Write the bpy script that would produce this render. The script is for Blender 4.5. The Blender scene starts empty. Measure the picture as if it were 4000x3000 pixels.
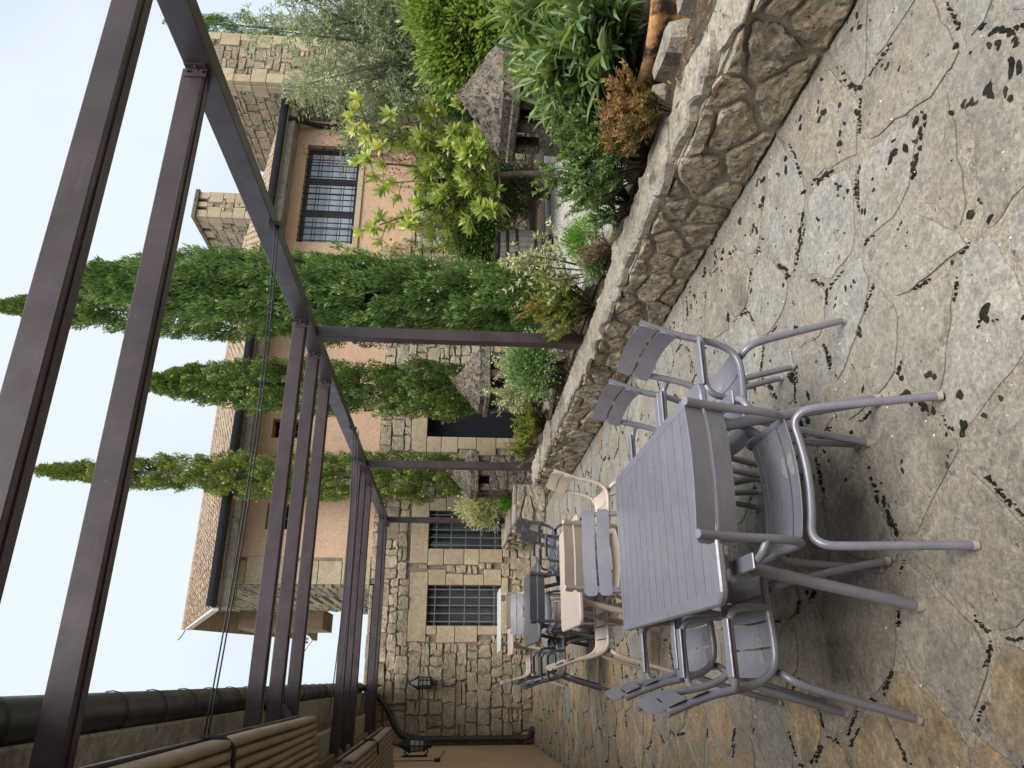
import bpy, math, random
import numpy as np
from mathutils import Vector, Matrix
from mathutils import noise as mnoise

random.seed(7); np.random.seed(7)
SC = bpy.context.scene
COL = SC.collection

# ------------------------------------------------------------------ camera, sky, sun, exposure
CAM_H = 1.6
YAW, PITCH, ROLL, FPX = 0.388012, 0.0759907, -0.027633, 2829.3
def cam_axes():
    cy, sy, cp, sp = math.cos(YAW), math.sin(YAW), math.cos(PITCH), math.sin(PITCH)
    F = Vector((sy*cp, cy*cp, -sp)); R = Vector((cy, -sy, 0)); D = F.cross(R)
    cr, sr = math.cos(ROLL), math.sin(ROLL)
    return F, R*cr + D*sr, D*cr - R*sr
F_, R_, D_ = cam_axes()
cam = bpy.data.cameras.new('camera'); camo = bpy.data.objects.new('camera', cam); COL.objects.link(camo)
cam.sensor_fit = 'HORIZONTAL'; cam.sensor_width = 36.0; cam.lens = 36.0*FPX/4000.0
cam.clip_start = 0.05; cam.clip_end = 2000
# the photograph was taken with the phone on its side: picture-left is up in the place
camo.matrix_world = Matrix(((D_.x, R_.x, -F_.x, 0), (D_.y, R_.y, -F_.y, 0), (D_.z, R_.z, -F_.z, CAM_H), (0, 0, 0, 1)))
SC.camera = camo

SUN_EL, SUN_AZ = math.radians(60), math.radians(181)      # azimuth clockwise from +Y
w = bpy.data.worlds.new('World'); SC.world = w; w.use_nodes = True
nt = w.node_tree; nt.nodes.clear()
N = nt.nodes.new; Lk = nt.links.new
out = N('ShaderNodeOutputWorld'); bg = N('ShaderNodeBackground'); Lk(bg.outputs[0], out.inputs[0])
sky = N('ShaderNodeTexSky'); sky.sky_type = 'NISHITA'; sky.sun_disc = False
sky.sun_elevation = SUN_EL; sky.sun_rotation = SUN_AZ; sky.altitude = 500
sc_ = N('ShaderNodeMix'); sc_.data_type = 'RGBA'; sc_.blend_type = 'MULTIPLY'; sc_.inputs[0].default_value = 1
Lk(sky.outputs[0], sc_.inputs[6]); sc_.inputs[7].default_value = (0.45, 0.45, 0.45, 1)
tc = N('ShaderNodeTexCoord'); no = N('ShaderNodeTexNoise'); no.inputs['Scale'].default_value = 1.7; no.inputs['Detail'].default_value = 4; no.inputs['Roughness'].default_value = .5
Lk(tc.outputs['Generated'], no.inputs['Vector'])
cr = N('ShaderNodeValToRGB'); Lk(no.outputs['Fac'], cr.inputs[0])
cr.color_ramp.elements[0].position = .36; cr.color_ramp.elements[0].color = (1.90, 2.28, 2.78, 1)
cr.color_ramp.elements[1].position = .60; cr.color_ramp.elements[1].color = (2.72, 2.98, 3.22, 1)
mx = N('ShaderNodeMix'); mx.data_type = 'RGBA'; mx.inputs[0].default_value = .93
Lk(sc_.outputs[2], mx.inputs[6]); Lk(cr.outputs[0], mx.inputs[7])
Lk(mx.outputs[2], bg.inputs['Color']); bg.inputs['Strength'].default_value = 0.10

sl = bpy.data.lights.new('sun', 'SUN'); sl.energy = 1.5; sl.angle = math.radians(40); sl.color = (1, .96, .9)
so = bpy.data.objects.new('sun', sl); COL.objects.link(so); so.location = (0, 0, 30)
sd = Vector((math.sin(SUN_AZ)*math.cos(SUN_EL), math.cos(SUN_AZ)*math.cos(SUN_EL), math.sin(SUN_EL)))
so.rotation_euler = sd.to_track_quat('Z', 'Y').to_euler()
SC.view_settings.view_transform = 'Standard'; SC.view_settings.look = 'None'
SC.view_settings.exposure = 1.75; SC.view_settings.gamma = 1.0; SC.view_settings.use_curve_mapping = False
SC.cycles.max_bounces = 8; SC.cycles.transparent_max_bounces = 8

# ------------------------------------------------------------------ materials
def _new(name):
    m = bpy.data.materials.new(name); m.use_nodes = True
    return m, m.node_tree, m.node_tree.nodes['Principled BSDF']
def lin(*c):
    return tuple(((v/255+.055)/1.055)**2.4 if v > 10 else v/255/12.92 for v in c) + (1.0,)
def vec_src(t, per_object=True, world=False):
    """object coordinates, shifted by a random amount per object so alike pieces do not repeat"""
    n = t.nodes.new
    if world:
        g = n('ShaderNodeNewGeometry'); return g.outputs['Position'], None
    c = n('ShaderNodeTexCoord'); oi = n('ShaderNodeObjectInfo')
    mul = n('ShaderNodeMath'); mul.operation = 'MULTIPLY'; mul.inputs[1].default_value = 57.0
    t.links.new(oi.outputs['Random'], mul.inputs[0])
    add = n('ShaderNodeVectorMath'); add.operation = 'ADD'
    t.links.new(c.outputs['Object'], add.inputs[0]); t.links.new(mul.outputs[0], add.inputs[1])
    return add.outputs[0], oi.outputs['Random']
def noise(t, v, scale, detail=6, rough=.6, dist=0):
    n = t.nodes.new('ShaderNodeTexNoise'); n.inputs['Scale'].default_value = scale
    n.inputs['Detail'].default_value = detail; n.inputs['Roughness'].default_value = rough; n.inputs['Distortion'].default_value = dist
    if v is not None: t.links.new(v, n.inputs['Vector'])
    return n.outputs['Fac']
def ramp(t, f, stops):
    r = t.nodes.new('ShaderNodeValToRGB'); e = r.color_ramp.elements
    while len(e) < len(stops): e.new(.5)
    for i, (p, c) in enumerate(stops):
        e[i].position = p; e[i].color = c if not isinstance(c, (int, float)) else (c, c, c, 1)
    t.links.new(f, r.inputs[0]); return r.outputs[0]
def mixc(t, f, a, b, mode='MIX'):
    m = t.nodes.new('ShaderNodeMix'); m.data_type = 'RGBA'; m.blend_type = mode
    for i, x in ((0, f), (6, a), (7, b)):
        if hasattr(x, 'is_linked'): t.links.new(x, m.inputs[i])
        else: m.inputs[i].default_value = x
    return m.outputs[2]
def math_(t, op, a, b=0.0, clamp=False):
    m = t.nodes.new('ShaderNodeMath'); m.operation = op; m.use_clamp = clamp
    for i, x in ((0, a), (1, b)):
        if hasattr(x, 'is_linked'): t.links.new(x, m.inputs[i])
        else: m.inputs[i].default_value = x
    return m.outputs[0]
def bump(t, bs, h, strength, dist):
    b = t.nodes.new('ShaderNodeBump'); b.inputs['Strength'].default_value = strength; b.inputs['Distance'].default_value = dist
    t.links.new(h, b.inputs['Height']); t.links.new(b.outputs[0], bs.inputs['Normal'])
def rock(name, cols, scale=3.0, grain=60, bstr=.6, bdist=.01, rough=.9, lichen=None, blotch=None, hue=.35, world=False, specks=None, pits=None, film=None, mid=(13, .6)):
    """stone: three tones mixed by large noise, a tone per stone, grain, lichen blotches, pits"""
    m, t, bs = _new(name); v, rnd = vec_src(t, world=world)
    big = noise(t, v, scale, 5, .6, .3)
    c = ramp(t, big, [(.3, cols[0]), (.5, cols[1]), (.7, cols[2])])
    if rnd is not None:
        tone = ramp(t, rnd, [(0, 1-hue), (1, 1+hue)])
        c = mixc(t, 1.0, c, tone, 'MULTIPLY')
        r2 = math_(t, 'FRACT', math_(t, 'MULTIPLY', rnd, 13.7))
        c = mixc(t, math_(t, 'MULTIPLY', r2, .45), c, cols[2] if len(cols) < 4 else cols[3])
    fine = noise(t, v, grain, 4, .7)
    c = mixc(t, .75, c, ramp(t, fine, [(.3, .55), (.7, 1.35)]), 'MULTIPLY')
    if mid: c = mixc(t, mid[1], c, ramp(t, noise(t, v, mid[0], 5, .7, .4), [(.32, .5), (.5, 1.0), (.68, 1.4)]), 'MULTIPLY')
    if blotch:
        f = ramp(t, noise(t, v, blotch[1], 5, .65), [(blotch[2], 0), (blotch[2]+.1, 1)])
        c = mixc(t, f, c, blotch[0])
    if lichen:
        f = ramp(t, noise(t, v, lichen[1], 6, .75), [(lichen[2], 0), (lichen[2]+.05, 1)])
        c = mixc(t, f, c, lichen[0])
    h = math_(t, 'ADD', math_(t, 'ADD', math_(t, 'MULTIPLY', noise(t, v, 17, 5, .7), .7), math_(t, 'MULTIPLY', big, .8)), math_(t, 'MULTIPLY', fine, .35))
    if specks:
        vo = t.nodes.new('ShaderNodeTexVoronoi'); vo.inputs['Scale'].default_value = specks[1]; vo.inputs['Randomness'].default_value = 1
        wv = t.nodes.new('ShaderNodeVectorMath'); wv.operation = 'ADD'
        t.links.new(v, wv.inputs[0])
        sc2 = t.nodes.new('ShaderNodeVectorMath'); sc2.operation = 'SCALE'; sc2.inputs['Scale'].default_value = .05
        nz = t.nodes.new('ShaderNodeTexNoise'); nz.inputs['Scale'].default_value = specks[1]*1.6; t.links.new(v, nz.inputs['Vector'])
        t.links.new(nz.outputs['Color'], sc2.inputs[0]); t.links.new(sc2.outputs[0], wv.inputs[1])
        t.links.new(wv.outputs[0], vo.inputs['Vector'])
        size = math_(t, 'MULTIPLY', ramp(t, noise(t, v, 1.7, 2), [(.45, 0), (.75, 1)]), specks[2])
        f = math_(t, 'LESS_THAN', vo.outputs['Distance'], size)
        c = mixc(t, f, c, specks[0])
    if pits:
        f = ramp(t, noise(t, v, pits[0], 3, .6), [(pits[1], 1), (pits[1]+.06, 0)])
        c = mixc(t, math_(t, 'MULTIPLY', f, .6), c, (.03, .028, .024, 1)); h = math_(t, 'SUBTRACT', h, math_(t, 'MULTIPLY', f, .5))
    if film:                                   # dirt that lies over stone and joint alike
        g = t.nodes.new('ShaderNodeNewGeometry').outputs['Position']
        for col, s_, th, amt in film:
            f = math_(t, 'MULTIPLY', ramp(t, noise(t, g, s_, 7, .65), [(th, 0), (th+.16, 1)]), amt)
            c = mixc(t, f, c, col)
        c = mixc(t, .8, c, ramp(t, noise(t, g, 45, 4, .75), [(.3, .62), (.7, 1.35)]), 'MULTIPLY')
    t.links.new(c, bs.inputs['Base Color']); bs.inputs['Roughness'].default_value = rough
    bs.inputs['Specular IOR Level'].default_value = .25
    bump(t, bs, h, bstr, bdist)
    return m
def plain(name, col, rough=.5, metallic=0, spec=.5, var=.12, scale=8, bstr=0, bdist=.002, bscale=200, wear=None):
    m, t, bs = _new(name); v, rnd = vec_src(t)
    f = noise(t, v, scale, 4, .6)
    c = mixc(t, 1.0, col, ramp(t, f, [(.3, 1-var), (.7, 1+var)]), 'MULTIPLY')
    if wear:                                   # dust film, pale scuffs, a few chips
        c = mixc(t, math_(t, 'MULTIPLY', ramp(t, noise(t, v, 4.5, 6, .7), [(.45, 0), (.75, 1)]), .22), c, wear)
        st = t.nodes.new('ShaderNodeVectorMath'); st.operation = 'MULTIPLY'; st.inputs[1].default_value = (1.5, 22, 22); t.links.new(v, st.inputs[0])
        c = mixc(t, math_(t, 'MULTIPLY', ramp(t, noise(t, st.outputs[0], 3, 3, .6), [(.64, 0), (.72, 1)]), .16), c, wear)
        c = mixc(t, math_(t, 'MULTIPLY', ramp(t, noise(t, v, 55, 2, .5), [(.74, 0), (.76, 1)]), .6), c, wear)
    t.links.new(c, bs.inputs['Base Color'])
    t.links.new(ramp(t, noise(t, v, scale*2.3, 4), [(.3, max(0, rough-.1)), (.7, min(1, rough+.1))]), bs.inputs['Roughness'])
    bs.inputs['Metallic'].default_value = metallic; bs.inputs['Specular IOR Level'].default_value = spec
    if bstr: bump(t, bs, noise(t, v, bscale, 3), bstr, bdist)
    return m
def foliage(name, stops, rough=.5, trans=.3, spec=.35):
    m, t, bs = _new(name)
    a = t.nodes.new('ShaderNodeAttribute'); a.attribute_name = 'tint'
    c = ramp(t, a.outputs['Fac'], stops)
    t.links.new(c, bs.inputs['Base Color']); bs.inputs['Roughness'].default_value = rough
    bs.inputs['Specular IOR Level'].default_value = spec
    tr = t.nodes.new('ShaderNodeBsdfTranslucent')
    t.links.new(mixc(t, 1.0, c, (1.3, 1.25, .6, 1), 'MULTIPLY'), tr.inputs['Color'])
    mixs = t.nodes.new('ShaderNodeMixShader'); mixs.inputs[0].default_value = trans
    t.links.new(bs.outputs[0], mixs.inputs[1]); t.links.new(tr.outputs[0], mixs.inputs[2])
    t.links.new(mixs.outputs[0], t.nodes['Material Output'].inputs[0])
    return m

M = {}
FILM = [((.245,.228,.200,1), 1.0, .42, .5), ((.33,.27,.19,1), 2.7, .57, .35), ((.40,.38,.335,1), 8, .62, .4), ((.54,.52,.47,1), 15, .625, .7), ((.11,.096,.075,1), 3.3, .58, .5), ((.05,.044,.035,1), 13, .69, .65)]
M['mortar'] = rock('mortar', [(.23,.20,.16,1), (.28,.247,.20,1), (.33,.292,.24,1)], 1.3, 90, .9, .010, .95, hue=0, world=True, pits=(24, .30), film=FILM)
M['wall_mortar'] = rock('wall_mortar', [(.29,.255,.205,1), (.36,.32,.26,1), (.42,.375,.31,1)], 2.0, 70, .9, .012, .95, hue=0, world=True, blotch=((.12,.10,.075,1), 6, .6))
M['dark_joint'] = rock('dark_joint', [(.18,.148,.105,1), (.235,.195,.14,1), (.29,.245,.18,1)], 2.0, 70, .7, .01, .95, hue=0, world=True)
BLK = (.022,.02,.017,1)
M['slab_blue'] = rock('slab_blue', [(.215,.21,.195,1), (.275,.265,.24,1), (.335,.315,.275,1), (.305,.27,.215,1)], 2.6, 75, .8, .010, .8, lichen=((.50,.49,.44,1), 9, .68), blotch=((.28,.225,.155,1), 2.4, .57), hue=.13, specks=(BLK, 11, .16), pits=(38, .26), film=FILM)
M['slab_brown'] = rock('slab_brown', [(.21,.188,.155,1), (.265,.238,.198,1), (.32,.29,.242,1), (.285,.245,.19,1)], 2.3, 80, .8, .010, .85, lichen=((.42,.395,.34,1), 8, .70), blotch=((.15,.13,.10,1), 1.9, .57), hue=.13, specks=(BLK, 9, .13), pits=(34, .27), film=FILM)
M['slab_ochre'] = rock('slab_ochre', [(.25,.18,.105,1), (.32,.245,.15,1), (.38,.315,.215,1), (.31,.215,.13,1)], 3.6, 60, .8, .010, .85, blotch=((.21,.18,.135,1), 4.0, .54), hue=.2, pits=(40, .26), film=[((.225,.195,.155,1), 1.7, .50, .7), FILM[4], FILM[2]])
M['rubble_near'] = rock('rubble_near', [(.28,.24,.18,1), (.38,.33,.255,1), (.46,.405,.325,1), (.44,.34,.225,1)], 4.0, 42, 1.0, .02, .95, hue=.18, blotch=((.15,.125,.095,1), 5, .57), mid=(17, .75), pits=(26, .33), lichen=((.45,.41,.34,1), 9, .70))
M['cap_stone'] = rock('cap_stone', [(.23,.20,.16,1), (.29,.255,.205,1), (.35,.31,.25,1)], 2.5, 55, 1.0, .016, .9, hue=.2, lichen=((.60,.59,.55,1), 5, .63), blotch=((.14,.125,.10,1), 4, .55), pits=(30, .28))
M['rubble_far'] = rock('rubble_far', [(.32,.26,.18,1), (.40,.335,.24,1), (.47,.40,.30,1), (.30,.255,.20,1)], 2.5, 30, 1.0, .03, .95, mid=(9, .45), hue=.2, blotch=((.17,.14,.10,1), 4, .62))
M['ashlar'] = rock('ashlar', [(.38,.305,.20,1), (.43,.35,.235,1), (.48,.40,.28,1)], 1.6, 40, .5, .01, .9, mid=(6, .25), hue=.08, blotch=((.27,.22,.155,1), 2, .62))
M['rubble_grey'] = rock('rubble_grey', [(.26,.21,.145,1), (.34,.28,.195,1), (.42,.35,.25,1), (.26,.22,.165,1)], 2.5, 30, .9, .02, .95, hue=.2, blotch=((.12,.10,.075,1), 4, .6))
M['vent_stone'] = rock('vent_stone', [(.10,.085,.068,1), (.165,.138,.108,1), (.235,.195,.15,1)], 5, 45, 1.0, .03, .95, hue=.08, lichen=((.5,.48,.43,1), 9, .66), blotch=((.06,.052,.045,1), 8, .55), pits=(30, .38))
M['stucco'] = rock('stucco', [(.53,.345,.225,1), (.59,.395,.265,1), (.63,.435,.30,1)], .6, 50, .35, .006, .95, mid=(3, .12), hue=0, world=True, blotch=((.50,.345,.245,1), 1.1, .56))
M['stucco_left'] = rock('stucco_left', [(.46,.30,.18,1), (.51,.34,.21,1), (.55,.375,.24,1)], .6, 50, .35, .006, .95, mid=(3, .12), hue=0, world=True)
M['concrete'] = rock('concrete', [(.22,.195,.155,1), (.31,.28,.225,1), (.40,.36,.295,1)], 1.6, 40, .6, .01, .95, hue=0, world=True, blotch=((.10,.09,.075,1), 2.2, .6))
M['tile'] = rock('tile', [(.30,.215,.15,1), (.38,.285,.205,1), (.45,.355,.27,1), (.33,.27,.21,1)], 3, 30, .4, .006, .9, hue=.2, blotch=((.30,.235,.18,1), 5, .6))
M['pot'] = rock('pot', [(.46,.215,.09,1), (.54,.28,.125,1), (.60,.35,.18,1)], 2.5, 60, .4, .006, .9, hue=0, blotch=((.05,.042,.03,1), 5.5, .50))
M['soil'] = rock('soil', [(.06,.045,.032,1), (.10,.075,.052,1), (.16,.125,.09,1)], 7, 60, 1.0, .03, 1.0, hue=0, world=True)
M['court'] = rock('court', [(.33,.31,.285,1), (.41,.39,.36,1), (.49,.465,.43,1)], 5, 40, .8, .02, .9, hue=0, world=True, blotch=((.20,.185,.165,1), 9, .55))
M['earth'] = rock('earth', [(.12,.11,.06,1), (.17,.15,.08,1), (.22,.19,.11,1)], .8, 20, .8, .02, 1.0, hue=0, world=True)
M['steel'] = plain('painted_steel', (.050,.033,.037,1), .40, .0, .5, .18, 3, wear=(.16,.13,.125,1))
M['steel_bolt'] = plain('bolt_steel', (.12,.10,.10,1), .4, .6, .5, .1, 20)
M['grey_paint'] = plain('grey_paint', (.192,.190,.232,1), .36, 0, .8, .10, 14, .15, .0006, 900, wear=(.36,.35,.34,1))
for _k in ('grey_paint',):
    _b = M[_k].node_tree.nodes['Principled BSDF']; _b.inputs['Coat Weight'].default_value = .5; _b.inputs['Coat Roughness'].default_value = .32
M['beige_paint'] = plain('beige_paint', (.50,.42,.355,1), .45, 0, .5, .05, 30, .15, .0006, 900)
M['dark_paint'] = plain('dark_paint', (.075,.078,.098,1), .36, 0, .8, .05, 30, .15, .0006, 900)
M['verge'] = plain('verge_plaster', (.42,.40,.36,1), .8, 0, .2, .2, 4)
M['white_paint'] = plain('white_paint', (.58,.58,.56,1), .4, 0, .5, .04, 20)
M['worn'] = plain('worn_paint', (.235,.23,.24,1), .8, 0, .2, .25, 60)
M['foot_cap'] = plain('foot_cap', (.42,.39,.31,1), .6, 0, .4, .1, 30)
M['canvas'] = plain('canvas', (.285,.225,.155,1), .95, 0, .1, .12, 5, .5, .002, 320)
M['black_strap'] = plain('black_strap', (.012,.012,.013,1), .7)
M['gutter'] = plain('zinc_gutter', (.036,.042,.042,1), .45, .25, .5, .25, 3)
M['pipe'] = plain('brown_pipe', (.055,.042,.038,1), .45, .1, .5, .2, 4)
M['grey_pipe'] = plain('grey_pipe', (.22,.24,.27,1), .5, .1, .5, .1, 4)
M['iron'] = plain('wrought_iron', (.020,.023,.030,1), .5, .3, .5, .2, 12)
M['bar'] = plain('window_bar', (.17,.19,.215,1), .5, .3, .5, .15, 12)
M['lantern'] = plain('lantern_metal', (.020,.027,.042,1), .4, .4, .5, .2, 15)
M['wood_frame'] = plain('dark_window_frame', (.030,.028,.030,1), .5)
M['door_panel'] = plain('dark_door', (.012,.014,.018,1), .6, 0, .15)
M['dark'] = plain('dark_room', (.010,.010,.011,1), .9)
M['curtain'] = plain('curtain', (.50,.56,.64,1), .9, 0, .1, .08, 3)
M['barrel'] = plain('barrel_wood', (.22,.195,.18,1), .8, 0, .2, .25, 6, .6, .004, 40)
M['hoop'] = plain('barrel_hoop', (.018,.018,.020,1), .5, .4)
M['hose'] = plain('irrigation_hose', (.014,.014,.015,1), .5)
M['bark'] = rock('bark', [(.07,.055,.04,1), (.12,.095,.07,1), (.18,.145,.105,1)], 8, 40, 1.0, .01, .95, hue=.05)
M['twig'] = plain('twig', (.115,.085,.06,1), .9)
M['green_twig'] = plain('green_twig', (.15,.17,.06,1), .8)
M['moss'] = rock('moss', [(.012,.011,.008,1), (.022,.020,.012,1), (.05,.042,.02,1)], 20, 90, 1.0, .01, 1.0, hue=0, world=True)
M['pebble'] = plain('pebble', (.62,.60,.55,1), .8, 0, .3, .2, 40)
M['cone_seed'] = plain('cypress_cone', (.36,.29,.22,1), .8, 0, .2, .2, 30)
def glassy(name, col, rough=.05):
    m, t, bs = _new(name); bs.inputs['Base Color'].default_value = col; bs.inputs['Roughness'].default_value = rough
    bs.inputs['Specular IOR Level'].default_value = .8; return m
M['pane'] = glassy('window_pane', (.075,.085,.09,1), .12)
M['pane_curtain'] = glassy('curtained_pane', (.40,.46,.54,1), .2)
M['lamp_glass'] = glassy('lamp_glass', (.30,.27,.24,1), .25)
M['wood_and_recess'] = plain('brown_cladding_and_recess', (.21,.145,.095,1), .8, 0, .2, .2, 5)
M['white_dish'] = plain('dish_white', (.72,.72,.70,1), .5)
M['letter_black'] = plain('letter_black', (.02,.02,.02,1), .5)
M['flower_red'] = foliage('flower_red', [(0, (.45,.02,.03,1)), (1, (.6,.04,.05,1))])
G = lambda *c: tuple(c)+(1,)
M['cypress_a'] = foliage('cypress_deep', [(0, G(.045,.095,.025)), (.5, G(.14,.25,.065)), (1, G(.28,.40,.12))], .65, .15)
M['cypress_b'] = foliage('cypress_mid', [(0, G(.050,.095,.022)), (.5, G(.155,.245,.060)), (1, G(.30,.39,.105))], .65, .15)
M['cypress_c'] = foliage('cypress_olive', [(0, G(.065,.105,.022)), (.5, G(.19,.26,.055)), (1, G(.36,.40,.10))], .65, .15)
M['olive'] = foliage('olive_leaf', [(0, G(.18,.23,.14)), (.5, G(.33,.40,.26)), (1, G(.52,.58,.43))], .5, .25)
M['boxy'] = foliage('bright_bush_leaf', [(0, G(.075,.135,.03)), (.5, G(.18,.28,.06)), (1, G(.36,.46,.13))], .4, .3)
M['oleander'] = foliage('oleander_leaf', [(0, G(.07,.14,.06)), (.5, G(.155,.25,.105)), (1, G(.37,.45,.17))], .4, .3)
M['magnolia'] = foliage('magnolia_leaf', [(0, G(.13,.22,.045)), (.4, G(.31,.41,.095)), (1, G(.66,.66,.25))], .35, .3)
M['privet'] = foliage('privet_leaf', [(0, G(.05,.11,.035)), (.5, G(.125,.22,.065)), (1, G(.34,.42,.13))], .4, .3)
M['nandina'] = foliage('nandina_leaf', [(0, G(.12,.14,.035)), (.35, G(.25,.22,.07)), (.65, G(.34,.20,.09)), (1, G(.38,.15,.09))], .5, .3)
M['nandina_green'] = foliage('nandina_green_leaf', [(0, G(.10,.15,.03)), (.5, G(.22,.28,.05)), (.85, G(.36,.32,.08)), (1, G(.45,.16,.07))], .5, .3)
M['cream'] = foliage('cream_leaf', [(0, G(.22,.29,.13)), (.4, G(.46,.50,.28)), (.85, G(.66,.66,.45)), (1, G(.55,.42,.27))], .5, .3)
M['blue_green'] = foliage('grey_green_leaf', [(0, G(.06,.14,.055)), (.5, G(.15,.27,.11)), (1, G(.36,.48,.19))], .4, .3)
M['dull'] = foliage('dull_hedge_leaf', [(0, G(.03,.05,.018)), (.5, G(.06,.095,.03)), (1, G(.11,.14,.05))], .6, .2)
M['dark_ivy'] = foliage('ivy_leaf', [(0, G(.02,.06,.018)), (.5, G(.05,.12,.03)), (1, G(.20,.27,.06))], .45, .25)
M['yellow_ivy'] = foliage('yellow_creeper_leaf', [(0, G(.09,.15,.03)), (.5, G(.21,.25,.05)), (1, G(.38,.36,.10))], .5, .3)
M['red_creeper'] = foliage('red_creeper_leaf', [(0, G(.10,.02,.02)), (1, G(.26,.06,.05))], .5, .3)
M['ground_cover'] = foliage('ground_cover_leaf', [(0, G(.06,.17,.015)), (.5, G(.13,.30,.03)), (1, G(.25,.42,.06))], .5, .3)
M['dry'] = foliage('dry_leaf', [(0, G(.16,.10,.05)), (1, G(.34,.22,.12))], .8, .1)

# ------------------------------------------------------------------ mesh helpers
def tag(o, label=None, cat=None, group=None, kind=None):
    if label: o['label'] = label
    if cat: o['category'] = cat
    if group: o['group'] = group
    if kind: o['kind'] = kind
    return o
def empty(name, loc=(0, 0, 0), rz=0.0, parent=None):
    o = bpy.data.objects.new(name, None); COL.objects.link(o); o.location = loc; o.rotation_euler = (0, 0, rz)
    o.empty_display_size = .1
    if parent: o.parent = parent
    return o
def link(name, me, parent=None, loc=None):
    o = bpy.data.objects.new(name, me); COL.objects.link(o)
    if parent: o.parent = parent
    if loc is not None: o.location = loc
    return o
class MB:
    """collects shapes, then becomes one mesh object"""
    def __init__(s): s.v = []; s.f = []; s.sm = []
    def add(s, vs, fs, smooth=False):
        b = len(s.v); s.v += [tuple(v) for v in vs]; s.f += [tuple(i+b for i in f) for f in fs]; s.sm += [smooth]*len(fs); return s
    def box(s, x0, x1, y0, y1, z0, z1, bev=0.0):
        if bev <= 0:
            v = [(x, y, z) for z in (z0, z1) for y in (y0, y1) for x in (x0, x1)]
            return s.add(v, [(0, 2, 3, 1), (4, 5, 7, 6), (0, 1, 5, 4), (2, 6, 7, 3), (0, 4, 6, 2), (1, 3, 7, 5)])
        b = bev; v = []; idx = {}
        for ix, x in enumerate((x0, x1)):
            for iy, y in enumerate((y0, y1)):
                for iz, z in enumerate((z0, z1)):
                    dx, dy, dz = (b if ix == 0 else -b), (b if iy == 0 else -b), (b if iz == 0 else -b)
                    for a, p in enumerate(((x, y+dy, z+dz), (x+dx, y, z+dz), (x+dx, y+dy, z))):
                        idx[ix, iy, iz, a] = len(v); v.append(p)
        f = []
        g = lambda *k: idx[k]
        for i in (0, 1):
            q = [g(i, 0, 0, 0), g(i, 1, 0, 0), g(i, 1, 1, 0), g(i, 0, 1, 0)]; f.append(q if i else q[::-1])
            q = [g(0, i, 0, 1), g(1, i, 0, 1), g(1, i, 1, 1), g(0, i, 1, 1)]; f.append(q[::-1] if i else q)
            q = [g(0, 0, i, 2), g(1, 0, i, 2), g(1, 1, i, 2), g(0, 1, i, 2)]; f.append(q if i else q[::-1])
        for i in (0, 1):
            for j in (0, 1):
                f.append([g(i, j, 0, 0), g(i, j, 0, 1), g(i, j, 1, 1), g(i, j, 1, 0)])
                f.append([g(i, 0, j, 0), g(i, 0, j, 2), g(i, 1, j, 2), g(i, 1, j, 0)])
                f.append([g(0, i, j, 1), g(0, i, j, 2), g(1, i, j, 2), g(1, i, j, 1)])
                for k in (0, 1): f.append([g(i, j, k, 0), g(i, j, k, 1), g(i, j, k, 2)])
        return s.add(v, f)
    def tube(s, pts, rad, n=8, cap=True, smooth=True):
        P = [Vector(p) for p in pts]; m = len(P); rad = rad if isinstance(rad, (list, tuple)) else [rad]*m
        up = None; v = []
        for i, p in enumerate(P):
            d = (P[min(i+1, m-1)]-P[max(i-1, 0)]).normalized()
            if up is None:
                up = Vector((0, 0, 1)) if abs(d.z) < .9 else Vector((1, 0, 0))
            a = (up - d*up.dot(d)).normalized(); b = d.cross(a); up = a
            for k in range(n):
                t = 2*math.pi*k/n; v.append(p + (a*math.cos(t)+b*math.sin(t))*rad[i])
        f = [(i*n+k, i*n+(k+1) % n, (i+1)*n+(k+1) % n, (i+1)*n+k) for i in range(m-1) for k in range(n)]
        s.add(v, f, smooth)
        if cap: s.add(v[:n], [tuple(range(n))[::-1]]); s.add(v[-n:], [tuple(range(n))])
        return s
    def lathe(s, prof, n=16, c=(0, 0, 0), smooth=True, off=0.0):
        v = []; 
        for r, z in prof:
            for k in range(n):
                t = 2*math.pi*(k+off)/n; v.append((c[0]+r*math.cos(t), c[1]+r*math.sin(t), c[2]+z))
        f = [(i*n+k, i*n+(k+1) % n, (i+1)*n+(k+1) % n, (i+1)*n+k) for i in range(len(prof)-1) for k in range(n)]
        s.add(v, f, smooth); s.add(v[:n], [tuple(range(n))[::-1]]); s.add(v[-n:], [tuple(range(n))]); return s
    def mesh(s, name, mat):
        me = bpy.data.meshes.new(name); me.from_pydata(s.v, [], s.f); me.materials.append(mat)
        me.polygons.foreach_set('use_smooth', s.sm); me.update(); return me
    def build(s, name, mat, parent=None, loc=None):
        return link(name, s.mesh(name, mat), parent, loc)
def smooth_path(pts, k=4):
    """Catmull-Rom through the points"""
    P = [Vector(p) for p in pts]; Q = []
    for i in range(len(P)-1):
        p0, p1, p2, p3 = P[max(i-1, 0)], P[i], P[i+1], P[min(i+2, len(P)-1)]
        for j in range(k):
            t = j/k
            Q.append(.5*((2*p1)+(p2-p0)*t+(2*p0-5*p1+4*p2-p3)*t*t+(3*p1-p0-3*p2+p3)*t**3))
    Q.append(P[-1]); return Q
def copy_tree(o, parent=None):
    c = o.copy(); COL.objects.link(c); c.parent = parent
    for ch in o.children: copy_tree(ch, c)
    return c

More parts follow.
